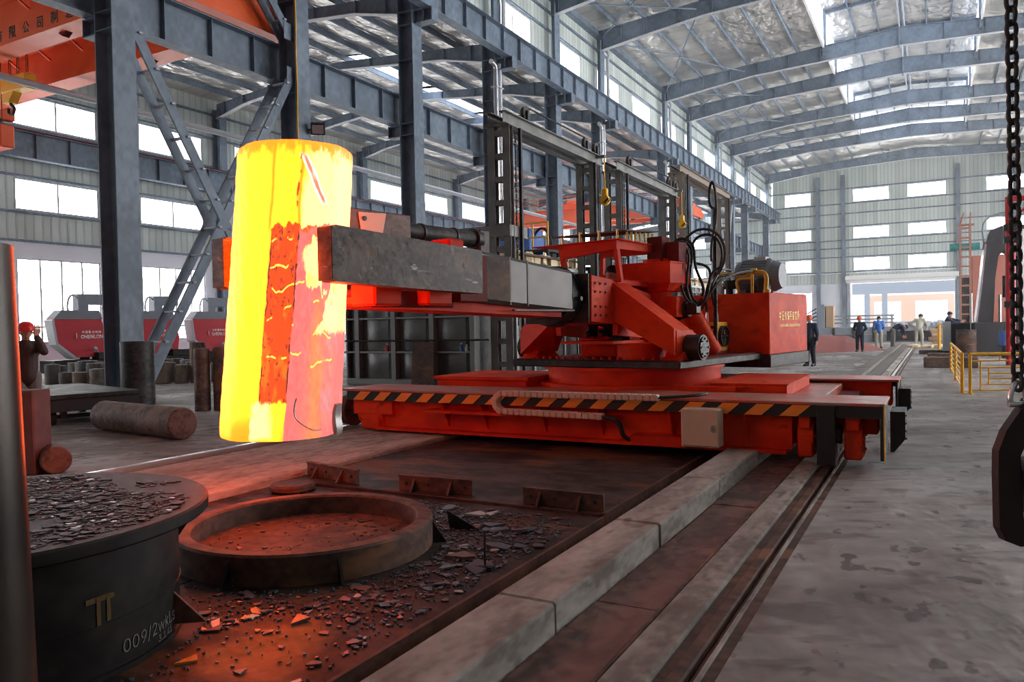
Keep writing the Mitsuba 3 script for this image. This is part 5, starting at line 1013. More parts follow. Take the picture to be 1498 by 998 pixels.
# ---- orange bridge cranes in the side bay
def bridge_crane(y, label, text, zb=10.5):
    k = thing('bridge_crane', label, 'crane')
    for i, yy in enumerate((y, y + 2.85)):
        g = put(k, 'girder', cat([hull([(xx, yv, zz) for yv in (yy, yy + .8) for xx, zz in ((-17.9, zb + .5), (-17.9, zb + 1.25), (-34.1, zb + .5), (-34.1, zb + 1.25), (-18.9, zb), (-33.1, zb))]), box(-34.1, -17.9, yy - .06, yy + .86, zb + 1.22, zb + 1.27)]), 'mat_orange')
        put(g, 'rail', box(-34, -18, yy + .37, yy + .43, zb + 1.27, zb + 1.36), 'mat_dark')
        put(g, 'walkway', cat([box(-34, -18, yy - .75, yy - .06, zb + 1.2, zb + 1.25)] + [bar((xx, yy - .7, zb + 1.2), (xx, yy - .02, zb + .8), .06, .06) for xx in np.arange(-33, -18, 1.9)]), 'mat_orange')
        put(g, 'bump_stop', cat([hull([(xx, yv, zz) for yv in (yy + .3, yy + .5) for xx, zz in ((-20.6, zb), (-20.2, zb), (-20.4, zb - .12))]), hull([(xx, yv, zz) for yv in (yy + .3, yy + .5) for xx, zz in ((-22.6, zb), (-22.2, zb), (-22.4, zb - .12))])]), 'mat_maroon')
        if i == 0 and text: put(g, 'lettering', onto(glyphs(text, .36, .36, 1.0, 1.1, .006), (-26.05, yy - .001, zb + .13), (1, 0, 0), (0, 0, 1)), 'mat_black', 'black characters')
    for x in (-17.85, -34.15):
        put(k, 'end_truck', hull([(xx, yv, zz) for xx in (x - .2, x + .2) for yv, zz in ((y - 1.6, zb + .15), (y - 1.6, zb + .6), (y - .6, zb + .95), (y + 4.3, zb + .95), (y + 5.2, zb + .6), (y + 5.2, zb + .15))]), 'mat_orange')
        for yv in (y - 1.0, y + 4.6): put(k, 'wheel', cyl((x - .07, yv, zb + .13), (x + .07, yv, zb + .13), .16, 20), 'mat_dark')
    put(k, 'trolley', cat([cbox(-29.2, -26.6, y + .2, y + 3.4, zb + 1.36, zb + 1.8, .03), cyl((-28.8, y + 1.3, zb + 2.0), (-27.0, y + 1.3, zb + 2.0), .28, 20), cbox(-28.6, -27.6, y + 2.2, y + 3.0, zb + 1.8, zb + 2.3, .03)]), 'mat_orange')
    return k
k1 = bridge_crane(13.35, 'orange bridge crane with black characters high in the left side bay', '团有限公司制造')
put(k1, 'rope', cat([cyl((x, 15.2, 10.1), (x, 15.2, 11.8), .012, 5) for x in (-28.1, -28.0, -27.6, -27.5, -27.05, -26.95)]), 'mat_dark')
hb = put(k1, 'hook_block', cat([cbox(-28.3, -26.8, 15.0, 15.4, 9.98, 10.5, .03), prism([(-28.3, 10.0), (-27.6, 10.0), (-27.9, 9.66), (-28.3, 9.66)], 15.05, 15.35, 'xz')]), 'mat_yellow', 'yellow hook block')
put(hb, 'hook', tube(spline([(-28.0, 15.2, 9.75), (-28.0, 15.2, 9.6), (-27.85, 15.2, 9.48), (-27.9, 15.2, 9.32), (-28.05, 15.2, 9.28), (-28.18, 15.2, 9.38), (-28.16, 15.2, 9.5)], 20), .05, 8), 'mat_dark', 'dark crane hook', smooth=50)
k = thing('hoist_carriage', 'small orange hoist carriage hanging under the crane at the left edge', 'hoist')
put(k, 'body', cbox(-29.6, -28.4, 15.0, 15.5, 8.2, 9.0, .04), 'mat_orange'); put(k, 'rope', cat([cyl((-29.2, 15.25, 8.98), (-29.2, 15.25, 11.85), .015, 5), cyl((-28.7, 15.25, 8.98), (-28.7, 15.25, 11.85), .015, 5)]), 'mat_dark')
k2 = bridge_crane(62.0, 'distant orange bridge crane in the side bay behind the furnace gantries', '')
put(k2, 'railing', cat([box(-34, -18, 61.3, 61.34, 11.75 + z, 11.8 + z) for z in (.5, 1.0)] + [box(x, x + .05, 61.3, 61.34, 11.7, 12.8) for x in np.arange(-34, -18, 1.5)]), 'mat_orange')
put(k2, 'cage', cat([cbox(-19.6, -18.2, 61.0, 62.0, 8.2, 10.6, .03)]), 'mat_orange')
# ---- furnaces and their door gantries
def furnace(y0, y1, label, xr=-10.75, xl=-15.2, zt=3.35):
    k = thing('furnace', label, 'furnace')
    put(k, 'shell', cat([box(xl, xr, y0 + .1, y1, .0, zt)]), 'mat_dark')
    f = put(k, 'end_frame', cat([box(xl, xr + .02, y0 - .02, y0 + .1, 0, .16), box(xl, xr + .02, y0 - .06, y0 + .1, zt - .1, zt), box(xl, xl + .05, y0 - .02, y0 + .1, .16, zt - .1)]), 'mat_furnace')
    for x in np.arange(xr, xl - .1, -1.31):
        put(f, 'post', cat([box(x - .09, x + .06, y0 - .14, y0 - .12, .16, zt - .1), box(x + .04, x + .06, y0 - .14, y0 + .1, .16, zt - .1)]), 'mat_furnace')
        put(f, 'post_shade_strip', box(x - .30, x - .10, y0 + .04, y0 + .102, .16, zt - .1), 'mat_black')  # flat black strip drawn for the shaded hollow beside the post
    for a in np.arange(xr, xl - .1, -1.31)[:-1]:
        for z0, z1 in ((.16, .9), (.96, 1.86), (1.92, zt - .1)):
            put(f, 'panel', foil2(a - 1.22, a - .32, y0 + .05, z0, z1), 'mat_furnacepanel', smooth=True)
    for z in (.9, 1.86): put(f, 'rail', box(xl, xr + .05, y0 - .12, y0 + .04, z, z + .05), 'mat_furnace')
    # long side towards the track
    s = put(k, 'side_frame', cat([box(xr, xr + .06, y0, y1, 0, .2), box(xr, xr + .06, y0, y1, zt - .25, zt)]), 'mat_furnace')
    for y in np.arange(y0 + .1, y1, 1.1): put(s, 'post', box(xr, xr + .05, y - .06, y + .06, .2, zt - .25), 'mat_furnace')
    put(k, 'roof_ledge', cat([box(xr - .5, xr + .25, y0 + .8, y1, zt, zt + .10)] + [box(xr + .15, xr + .25, y, y + .12, zt - .2, zt) for y in np.arange(y0 + 1, y1, .9)]), 'mat_lightgrey')
    q = np.random.default_rng(int(y0)); put(k, 'fibre_lining', cat([move(flake(1, .9, 60 + i % 12), tr(xr - .2 + q.uniform(-.15, .15), y, zt + .1 + q.uniform(0, .12), q.uniform(0, 6)) @ np.diag([.22, .3, .3, 1])) for i, y in enumerate(np.arange(y0 + 1.0, y1, .16))]), 'mat_fibre', 'torn beige fibre lining', kind='stuff')
    put(k, 'roof_plate', hull([(x, y, z) for x, z in ((xr + .1, zt + .42), (xr - 2.6, zt + .55), (xr + .1, zt + .36), (xr - 2.6, zt + .4)) for y in (y0 + .9, y1)]), 'mat_rust', 'rusty furnace roof plate')
    put(k, 'roof', box(xl, xr - .4, y0 + .3, y1, zt, zt + .42), 'mat_dark')
    return k
def foil2(x0, x1, y, z0, z1):
    return grid_quad(lambda u, v: np.c_[x0 + u * (x1 - x0), y - .035 * np.sin(PI * u) * np.sin(PI * v) + .006 * np.sin(u * 9 + z0 * 7), z0 + v * (z1 - z0)], 6, 6)
furnace(17.5, 24.6, 'dark steel-clad furnace with framed panels behind the red manipulator')
furnace(26.6, 32.9, 'second dark furnace with rusty roof plate behind the first', xl=-14.2)
furnace(34.6, 43.0, 'farthest dark furnace of the row', xl=-14.2)
def gantry(y0, y1, zt, label, mat, wm=True):
    k = thing('door_gantry', label, 'gantry'); xa, xb = -9.95, -10.42
    for x in (xa, xb): put(k, 'top_beam', cat([hbeam((x, y0 - .2, zt - .17), (x, y1 + .35, zt - .17), .34, .22, .025, .016)]), mat)
    for y in (y0 + .05, y1 - .3):
        lg = put(k, 'leg', cat([hbeam((x, y, 0), (x, y, zt - .36), .2, .22, .016, .012, up=(0, 1, 0)) for x in (xa - .0, xb)] + [box(xb - .15, xa + .15, y - .2, y + .2, zt - .37, zt - .34)]), mat)
        for z in np.arange(.5, zt - .5, .62): put(lg, 'batten', box(xb, xa, y - .09, y + .09, z, z + .14), mat)
        put(lg, 'chain', cat([cyl((xa + .06, y + .32, z), (xa + .06, y + .32, z + .13), .022, 5) for z in np.arange(1.6, zt - .5, .15)]), 'mat_chain', kind='stuff')
    if wm:
        for y in (y0 + 1.1, y1 - .9, y1 - .05):
            sh = put(k, 'sheave', cat([cyl((xa - .05, y, zt + .2), (xa + .05, y, zt + .2), .2, 24), cyl((xa - .09, y, zt + .2), (xa + .09, y, zt + .2), .06, 10), box(xa - .11, xa - .07, y - .06, y + .06, zt, zt + .28), box(xa + .07, xa + .11, y - .06, y + .06, zt, zt + .28)]), 'mat_chain')
        put(k, 'chain', cat([bar((xa, a, zt + .40), (xa, a + .09, zt + .40), .05, .03) for a in np.arange(y0 + 1.1, y1 - .9, .14)]), 'mat_chain', kind='stuff')
        hk = put(k, 'hook_block', cat([cyl((xa + .3, y1 - .1, zt - 1.55), (xa + .3, y1 + .06, zt - 1.55), .17, 20), cbox(xa + .2, xa + .4, y1 - .1, y1 + .06, zt - 1.55, zt - 1.15, .03), cyl((xa + .3, y1 - .02, zt - 1.2), (xa + .3, y1 - .02, zt - .05), .02, 6), ]), 'mat_yellow', 'yellow hook block'); put(hk, 'hanger', box(xa, xa + .34, y1 - .08, y1 + .04, zt - .12, zt - .04), mat)
        put(hk, 'stripe', cat([bar((xa + .48, y1 - .14, zt - 1.62), (xa + .48, y1 + .1, zt - 1.48), .02, .05), bar((xa + .30, y1 - .105, zt - 1.64), (xa + .46, y1 - .105, zt - 1.50), .01, .05)]), 'mat_black')
    put(k, 'platform', box(xb - 1.6, xa + .1, y0 - .1, y0 + .9, 4.0, 4.3), mat)
    for y in (y0 + .42, y1 - .55): put(k, 'guide', box(xa + .12, xa + .2, y, y + .08, .2, zt - .36), 'mat_dark')
gantry(18.0, 24.2, 7.3, 'dark steel lifting gantry with chain sheaves over the first furnace', 'mat_gantry')
gantry(26.3, 33.2, 7.45, 'dark steel lifting gantry with chain sheaves over the second furnace', 'mat_gantry')
gantry(34.2, 43.2, 8.7, 'brownish steel gantry frame over the third furnace', 'mat_gantrybrown', False)
k = thing('rusty_plank', 'narrow rusty steel plate leaning upright before the furnace panels', 'plate')
put(k, None, hull([(x, y, z) for (y, z) in ((17.14, 0), (17.27, 1.2)) for x in (-12.6, -11.9)] + [(x, y - .04, z) for (y, z) in ((17.14, 0), (17.27, 1.2)) for x in (-12.6, -11.9)]), 'mat_rust')
for x, h, m, l in ((-13.65, .2, 'mat_sawred', 'small red bottle standing on the furnace rail'), (-11.15, .2, 'mat_bluepaint', 'small bottle with a blue top on the furnace rail'), (-10.98, .16, 'mat_lightgrey', 'small pale can on the furnace rail'), (-10.82, .24, 'mat_greypaint', 'small grey canister on the furnace rail')):
    z0 = .95; yy = 17.43
    k = thing('bottle', l, 'bottle'); put(k, 'body', lathe([(0, 0), (.05, 0), (.05, h * .7), (.022, h * .85), (.022, h), (0, h)], 16, (x, yy, z0)), m, smooth=40)
    put(k, 'cap', cyl((x, yy, z0 + h - .02), (x, yy, z0 + h + .02), .026, 10), 'mat_white')
single('furnace_pipe', 'thin dark pipe running along the furnace panels', 'pipe', cat([cyl((-15.2, 17.3, 1.25), (-10.2, 17.3, 1.25), .022, 8)] + [box(x - .02, x + .02, 17.3, 17.42, 1.22, 1.28) for x in (-14.5, -13.1, -11.8, -10.6)]), 'mat_dark')
k = thing('gas_cylinder_rack', 'blue cabinet machine standing between gantry and left columns', 'machine')
put(k, 'body', cbox(-16.0, -14.5, 28.0, 29.3, 0, 5.6, .03), 'mat_bluepaint'); put(k, 'door', box(-15.6, -15.0, 27.97, 28.0, 1, 5), 'mat_greypaint')
put(k, 'hose', tube(spline([(-14.6, 28.5, 5.2), (-14.1, 28.5, 5.6), (-13.7, 28.4, 5.0), (-13.8, 28.4, 4.0), (-14.2, 28.4, 3.4)], 20), .05, 6), 'mat_rubber')
k = thing('work_platform', 'small yellow railed platform behind the first gantry', 'platform')
put(k, 'floor', box(-13.4, -12.1, 24.8, 25.8, 4.25, 4.35), 'mat_dark'); put(k, 'support', cat([box(x, x + .1, y, y + .1, 0, 4.25) for x in (-13.4, -12.2) for y in (24.8, 25.7)]), 'mat_dark')
for x in (-13.4, -12.75, -12.14): put(k, 'post', box(x, x + .05, 24.8, 24.85, 4.35, 5.3), 'mat_yellow')
for z in (4.75, 5.28): put(k, 'rail', box(-13.4, -12.09, 24.8, 24.85, z, z + .05), 'mat_yellow')
# ---- floodlights and yellow cable
for (p, d, l) in (((X1 + .62, 17.9, 7.75), (.4, -.5, -.3), 'floodlight on the second column just above the hot ingot'), ((XL + .75, 17.75, 7.9), (.8, -.4, -.2), 'white floodlight on the left wall column')):
    k = thing('floodlight', l, 'lamp'); p = np.array(p); d = np.array(d) / np.linalg.norm(d)
    put(k, 'housing', bar(p - d * .12, p + d * .1, .42, .34), 'mat_black' if p[0] > -30 else 'mat_white'); put(k, 'lens', bar(p + d * .10, p + d * .115, .34, .26), 'mat_silver')
    put(k, 'bracket', bar(p - d * .1, (X1 + .2, 17.75, 7.7) if p[0] > -30 else (XL + .4, 17.75, 7.9), .06, .05), 'mat_black')
single('yellow_cable', 'thin yellow cable running down the second column', 'cable', tube([(X1 + .36, 17.32 + .01 * math.sin(z * 3), z) for z in np.linspace(5.4, 14, 30)], .022, 6), 'mat_yellow')
# ================================================================== right side: chain, railing, forging press and the far end
CT = np.array([.312, 4.196, 3.35]); CBm = np.array([.331, 4.169, 1.30])
k = thing('lifting_chain', 'heavy dark hanging chain with shackle at the right edge', 'chain')
n = 32; d0 = (CBm - CT); st = np.linalg.norm(d0) / n
def link_mesh(L=.097, W=.068, r=.010):
    t = np.linspace(0, 2 * PI, 25); x = (W / 2 - r) * np.sign(np.cos(t)) * np.abs(np.cos(t)) ** .8; z = (L / 2 - r) * np.sin(t)
    m = tube(np.c_[x, x * 0, z], r, 7); return m
lm = mikit.ply(link_mesh(), 'mat_chain', smooth=True)
for i in range(n + 1):
    p = CT + d0 * i / n; put(k, 'link', at_(lm, tr(p[0], p[1], p[2], YAW + (0 if i % 2 else PI / 2) + .15)), None)
put(k, 'rope', cyl(CT, (CT[0], CT[1], 18.9), .012, 6), 'mat_chain')
e1 = np.array([math.cos(YAW), math.sin(YAW), 0.0])
put(k, 'shackle', cat([tube(spline([CBm + e1 * a + np.array([0, 0, b]) for a, b in ((-.028, -.10), (-.03, -.04), (0, .0), (.03, -.04), (.028, -.10))], 18), .012, 8), cyl(CBm + e1 * -.045 + np.array([0, 0, -.10]), CBm + e1 * .045 + np.array([0, 0, -.10]), .014, 10)]), 'mat_silver', 'pale steel shackle', smooth=50)
k = thing('lifting_tong_leg', 'bent flat dark steel lifting leg hanging on the shackle', 'lifting tool')
def inplane(a, b): return (CBm + e1 * a + np.array([0, 0, b]))
pts = [(.035, -.08), (-.065, -.22), (-.10, -.31), (-.102, -.42), (-.098, -.66), (-.072, -.715), (-.01, -.74), (.09, -.742), (.09, -.66), (.03, -.66), (.0, -.62), (-.008, -.4), (-.012, -.33), (.02, -.26), (.08, -.14), (.075, -.08)]
m = trimesh.creation.extrude_polygon(sg.Polygon(pts).buffer(.006), .05, engine='earcut'); M = np.eye(4); M[:3, 0], M[:3, 1], M[:3, 2], M[:3, 3] = e1, (0, 0, 1), np.cross(e1, (0, 0, 1)), CBm - np.cross(e1, (0, 0, 1)) * .025
put(k, 'leg', move(m, M), 'mat_brownsteel'); put(k, 'pad', hull([inplane(a, b) + np.cross(e1, (0, 0, 1)) * c for c in (-.06, .06) for a, b in ((.0, -.40), (.03, -.36), (.12, -.33), (.12, -.6), (.04, -.6))]), 'mat_darkblue')
def railing(label, p0, p1, posts, kind):
    k = thing('railing', label, 'railing'); p0, p1 = np.array(p0), np.array(p1); d = p1 - p0
    at3 = lambda t, z: (p0[0] + d[0] * t, p0[1] + d[1] * t, z)
    for t in posts: put(k, 'post', cyl(at3(t, 0), at3(t, .83), .034, 12), 'mat_yellow', smooth=40)
    put(k, 'top_rail', cyl(at3(0, .83), at3(1, .83), .034, 12), 'mat_yellow', smooth=40)
    put(k, 'foot', cat([cyl(at3(t, 0), at3(t, .012), .07, 12) for t in posts]), 'mat_yellow')
    if kind == 'bars':
        for z in np.linspace(.1, .7, 6): put(k, 'bar', cyl(at3(0, z), at3(1, z), .016, 8), 'mat_yellow', smooth=40)
    else:
        L = np.linalg.norm(d)
        for x0, x1, z in ((.03, L, .69), (.03, L, .08), (.2, L, .55), (.2, L, .20), (.36, L, .43), (.36, L, .32)): put(k, 'bar', cyl(at3(x0 / L, z), at3(x1 / L, z), .015, 8), 'mat_yellow', smooth=40)
        for x, z0, z1 in ((.2, .08, .69), (.36, .20, .55), (.58, .69, .83)): put(k, 'upright', cyl(at3(x / L, z0), at3(x / L, z1), .015, 8), 'mat_yellow', smooth=40)
railing('yellow railing running back along the floor by the press', (.50, 18.75), (.42, 26.3), (0, .5, 1), 'bars')
railing('yellow railing with nested rectangles behind the hanging chain', (.64, 18.55), (2.6, 19.35), (0, 1), 'nest')
k = thing('railing', 'short yellow railing far back beside the grey box', 'railing')
for x, y in ((.2, 44.7), (.55, 45.6), (.2, 45.9)): put(k, 'post', cyl((x, y, 0), (x, y, 1.25), .07, 10), 'mat_yellow')
put(k, 'top_rail', tube([(.2, 44.7, 1.25), (.2, 45.9, 1.25), (.55, 45.6, 1.25)], .06, 8), 'mat_yellow'); put(k, 'mesh', cat([box(.18, .22, 44.8, 45.8, z, z + .05) for z in (.3, .55, .8)]), 'mat_yellow')
k = thing('forging_press', 'tall dark arched forging press frame at the right edge', 'press')
put(k, 'frame', prism([(1.55, 1.38), (1.72, 3.0), (1.86, 4.6), (2.03, 5.15), (2.4, 5.3), (5.0, 5.3), (5.0, 4.1), (3.1, 3.95), (2.55, 4.35), (2.32, 4.1), (2.2, 3.2), (2.12, 1.38)], 37.3, 39.3, 'xz'), 'mat_pressdark')
put(k, 'edge_plate', prism([(1.50, 1.38), (1.56, 1.38), (1.75, 3.0), (1.90, 4.6), (1.84, 4.62), (1.68, 3.0)], 37.25, 39.35, 'xz'), 'mat_silver', 'bright worn edge')
put(k, 'ram', cat([cyl((3.0, 38.2, 1.4), (3.0, 38.2, 4.1), .38, 24), cyl((3.0, 38.2, 2.4), (3.0, 38.2, 3.3), .5, 24)]), 'mat_pressdark', smooth=40)
put(k, 'bed', cat([cbox(1.4, 5.0, 36.6, 40, 0, 1.38, .04), cbox(.35, 1.5, 38.6, 40.0, .0, 1.36, .03)]), 'mat_pressdark'); put(k, 'side_wall', cbox(3.3, 5.0, 39.4, 40.4, 1.38, 4.0, .03), 'mat_brick')
put(k, 'side_box', cbox(.30, .62, 38.2, 39.2, .15, 1.42, .02), 'mat_lightgrey', 'grey upright box')
put(k, 'guide_rod', tube(spline([(1.78, 37.5, 4.4), (1.78, 37.4, 5.0), (1.85, 37.4, 5.55), (2.1, 37.4, 5.75), (3.2, 37.4, 5.75)], 16), .04, 6), 'mat_greypaint')
put(k, 'pipe', cat([cyl((2.35, 37.2, 1.38), (2.35, 37.2, 2.5), .06, 8), cyl((1.35, 37.3, .3), (1.35, 37.3, 2.6), .05, 8)]), 'mat_steel')
k = thing('rusty_drum', 'dark rust-streaked drum standing before the press bed', 'drum'); put(k, 'body', lathe([(0, 0), (.36, 0), (.36, .45), (.38, .47), (.36, .49), (.36, 1.02), (.34, 1.06), (0, 1.06)], 32, (1.12, 36.2, 0)), 'mat_rust', smooth=30); put(k, 'lid', cyl((1.12, 36.2, 1.05), (1.12, 36.2, 1.1), .37, 32), 'mat_dark')
k = thing('blue_motor', 'blue electric motor on the machine base behind the chain', 'motor'); put(k, 'body', cat([cyl((2.4, 34.8, .5), (2.4, 34.8, 1.05), .25, 24), cyl((2.4, 34.8, 1.05), (2.4, 34.8, 1.5), .03, 8)]), 'mat_bluepaint', smooth=40); put(k, 'stand', cat([cyl((2.4, 34.8, 0), (2.4, 34.8, .5), .16, 16), cyl((2.4, 34.8, .46), (2.4, 34.8, .5), .3, 24)]), 'mat_darkblue')
k = thing('column_jib', 'red upright pole of a jib behind the hanging chain', 'jib'); put(k, 'pole', cyl((2.14, 29.9, 0), (2.14, 29.9, 5.5), .10, 14), 'mat_redrod', smooth=40); put(k, 'arm', cat([box(2.1, 3.2, 29.85, 29.95, 5.35, 5.5), bar((2.14, 29.9, 4.6), (2.8, 29.9, 5.35), .05, .06)]), 'mat_redrod'); [put(k, 'clamp', box(2.0, 2.5, 29.75, 30.05, z, z + .2), 'mat_black') for z in (4.0, 4.4, 1.9)]
put(k, 'rod', cyl((2.3, 30.1, 0), (2.3, 30.1, 4.4), .04, 8), 'mat_redrod')
single('bright_opening_sheet', 'white upright sheet standing in for a bright opening behind the red jib pole', 'panel', cbox(2.55, 3.3, 31.6, 31.7, .0, 4.6, .01), 'mat_white')  # added white sheet, gives the brightness of an opening
k = thing('lattice_mast', 'rusty lattice mast standing far back beside the press', 'mast')
for x, y in ((1.5, 58.1), (2.06, 58.1), (1.5, 58.7), (2.06, 58.7)): put(k, 'chord', box(x - .06, x + .06, y - .05, y + .05, 0, 7.7), 'mat_rustred')
for z in np.arange(.5, 7.7, .62): put(k, 'rung', cat([box(1.5, 2.06, 58.07, 58.13, z, z + .12), box(1.47, 1.53, 58.1, 58.7, z, z + .12)]), 'mat_rustred')
put(k, 'head', cat([bar((1.5, 58.1, 7.6), (1.75, 58.4, 8.4), .08, .08), bar((2.06, 58.1, 7.6), (2.1, 58.4, 8.4), .08, .08), box(1.4, 2.3, 58.0, 58.8, 7.6, 7.66)]), 'mat_rustred'); put(k, 'infill', box(1.56, 2.0, 58.3, 58.34, 0, 4.2), 'mat_dark')
put(k, 'drive', cyl((.9, 58.3, 6.2), (2.6, 58.3, 6.2), .22, 14), 'mat_teal', 'teal motor drum')
single('brick_kiln', 'dark red kiln wall behind the lattice mast', 'kiln', cbox(2.2, 6.5, 60, 63, 0, 5.7, .05), 'mat_brick')
for i, (x0, x1, y, l) in enumerate(((-.32, 1.2, 28.1, 'nearest dark steel beam lying on the right floor'), (-.25, 1.4, 33.1, 'middle dark steel beam lying on the right floor'), (-.62, 1.2, 38.6, 'farthest dark steel beam lying on the right floor'))):
    single('steel_beam', l, 'beam', cbox(x0, x1, y, y + .5, 0, .34 - .08 * i, .02), 'mat_billet')
k = thing('ramp', 'low dark red wedge ramp behind the standing workers', 'ramp')
put(k, 'body', hull([(-6.6, 39.9, 0), (-5.1, 39.7, 0), (-2.15, 43.4, 0), (-6.6, 39.9, .86), (-5.1, 39.7, .86), (-3.85, 41.3, .8), (-6.9, 44.6, 0), (-2.7, 44.6, 0), (-6.9, 44.6, .86), (-4.3, 44.6, .7)]), 'mat_rampred')
k = thing('roller_bed', 'long dark grey machine bed across the far floor behind the workers', 'machine bed')
put(k, 'bed', cat([cbox(-9.5, 1.2, 59, 60.2, .55, 1.05, .03), cbox(-9.5, 1.2, 59.1, 60.1, 0, .5, .03)]), 'mat_greypaint')
for x in np.arange(-9, 1.3, 1.3): put(k, 'leg', box(x, x + .18, 58.9, 59.0, 0, 1.0), 'mat_dark')
put(k, 'bar', cat([cyl((-9, 60.6, z), (-2.5, 60.6, z), .05, 6) for z in (1.35, 1.6, 1.85)] + [box(x, x + .1, 60.5, 60.7, 0, 1.9) for x in (-8.8, -5.5, -2.7)]), 'mat_greypaint')
put(k, 'shade_slab', box(-2.9, .6, 58.96, 59.02, .1, .75), 'mat_black')  # black slab stands in for a shaded hollow in the bed
single('tall_box', 'tall dark grey steel plate box standing at the end of the stairs', 'box', cbox(-7.45, -6.95, 59.6, 60.4, 1.05, 2.72, .02), 'mat_greypaint'); single('crate', 'pale wooden crate beside the tall grey box', 'crate', cbox(-6.9, -6.38, 59.7, 60.4, 1.05, 2.6, .02), 'mat_wood')
k = thing('steps', 'dark steep stair rails beside the tall grey box', 'stairs')
for o in (0, .3, .6): put(k, 'rail', bar((-9.1, 59.5, .9 + o), (-7.5, 59.5, 1.9 + o * .9), .06, .07), 'mat_black')
put(k, 'post', box(-9.15, -9.05, 59.45, 59.55, 1.05, 1.6), 'mat_black')
single('wood_stack', 'stack of broken timber by the far bed', 'timber', cat([move(cbox(-.45, .45, -.06, .06, 0, .1, .01), tr(.2 + rng.uniform(-.1, .1), 50.5 + rng.uniform(-.5, .5), .1 * i, rng.uniform(-.5, .5))) for i in range(10)]), 'mat_wood', kind='stuff')
single('rubble_strip', 'pale rubble strewn across the end of the track', 'rubble', cat([move(flake(1, .6, i % 30), tr(rng.uniform(-1.2, .3), rng.uniform(46.5, 49), 0, rng.uniform(0, 6)) @ np.diag([rng.uniform(.08, .22)] * 3 + [1])) for i in range(60)]), 'mat_fibre', kind='stuff')
single('work_heap', 'pale heap of scrap on the far bed before the bright door', 'scrap', cat([move(flake(1, .8, i % 30), tr(rng.uniform(-2.4, .6), rng.uniform(59.1, 60), 1.05, rng.uniform(0, 6)) @ np.diag([rng.uniform(.15, .4)] * 3 + [1])) for i in range(40)]), 'mat_lightgrey', kind='stuff')
# ================================================================== people
_ico = np.array(trimesh.creation.icosphere(1, 1.0).vertices)
def chain(pts):
    """hulls of neighbouring spheres: pts = [(x, y, z, r), ...]"""
    return [m3.Manifold.hull_points(np.vstack([_ico * a[3] + np.array(a[:3]), _ico * b[3] + np.array(b[:3])])) for a, b in zip(pts[:-1], pts[1:])]
def blend(parts, ref=.045, it=8):
    m = m3.Manifold.batch_boolean(parts, m3.OpType.Add).refine_to_length(ref); t = man(m); t.merge_vertices()
    trimesh.smoothing.filter_taubin(t, lamb=.5, nu=.53, iterations=it); return t
def hand(w, fdir, ndir, s=1.0, curl=.25, spread=.12):
    """palm, four fingers and a thumb: w the wrist, fdir along the fingers, ndir out of the palm"""
    w, f, n = np.array(w, float), np.array(fdir, float), np.array(ndir, float); f /= np.linalg.norm(f); n = n - f * (n @ f); n /= np.linalg.norm(n); sd = np.cross(f, n)
    P = [m3.Manifold.hull_points(np.vstack([_ico * .016 + (w + f * a + sd * b + n * c) for a, b, c in ((.0, -.018, 0), (.0, .018, 0), (.09, -.036, 0), (.09, .036, 0), (.05, .03, .008))]))]
    for i, (b, L) in enumerate(((-.031, .062), (-.011, .078), (.011, .084), (.031, .074))):
        d = f + sd * b * spread * 30; d /= np.linalg.norm(d); p = w + f * .09 + sd * b; q = [(*p, .0095)]
        for k in range(3): d = d + n * curl * .5; d /= np.linalg.norm(d); p = p + d * L * (.45, .32, .27)[k]; q.append((*p, (.0088, .008, .0068)[k]))
        P += chain(q)
    p = w + f * .03 + sd * .034; d = f * .55 + sd * .8 + n * .25; d /= np.linalg.norm(d); p2 = p + d * .04; p3 = p2 + (d + n * .3) / np.linalg.norm(d + n * .3) * .032
    P += chain([(*p, .013), (*p2, .0105), (*p3, .0085)])
    return P
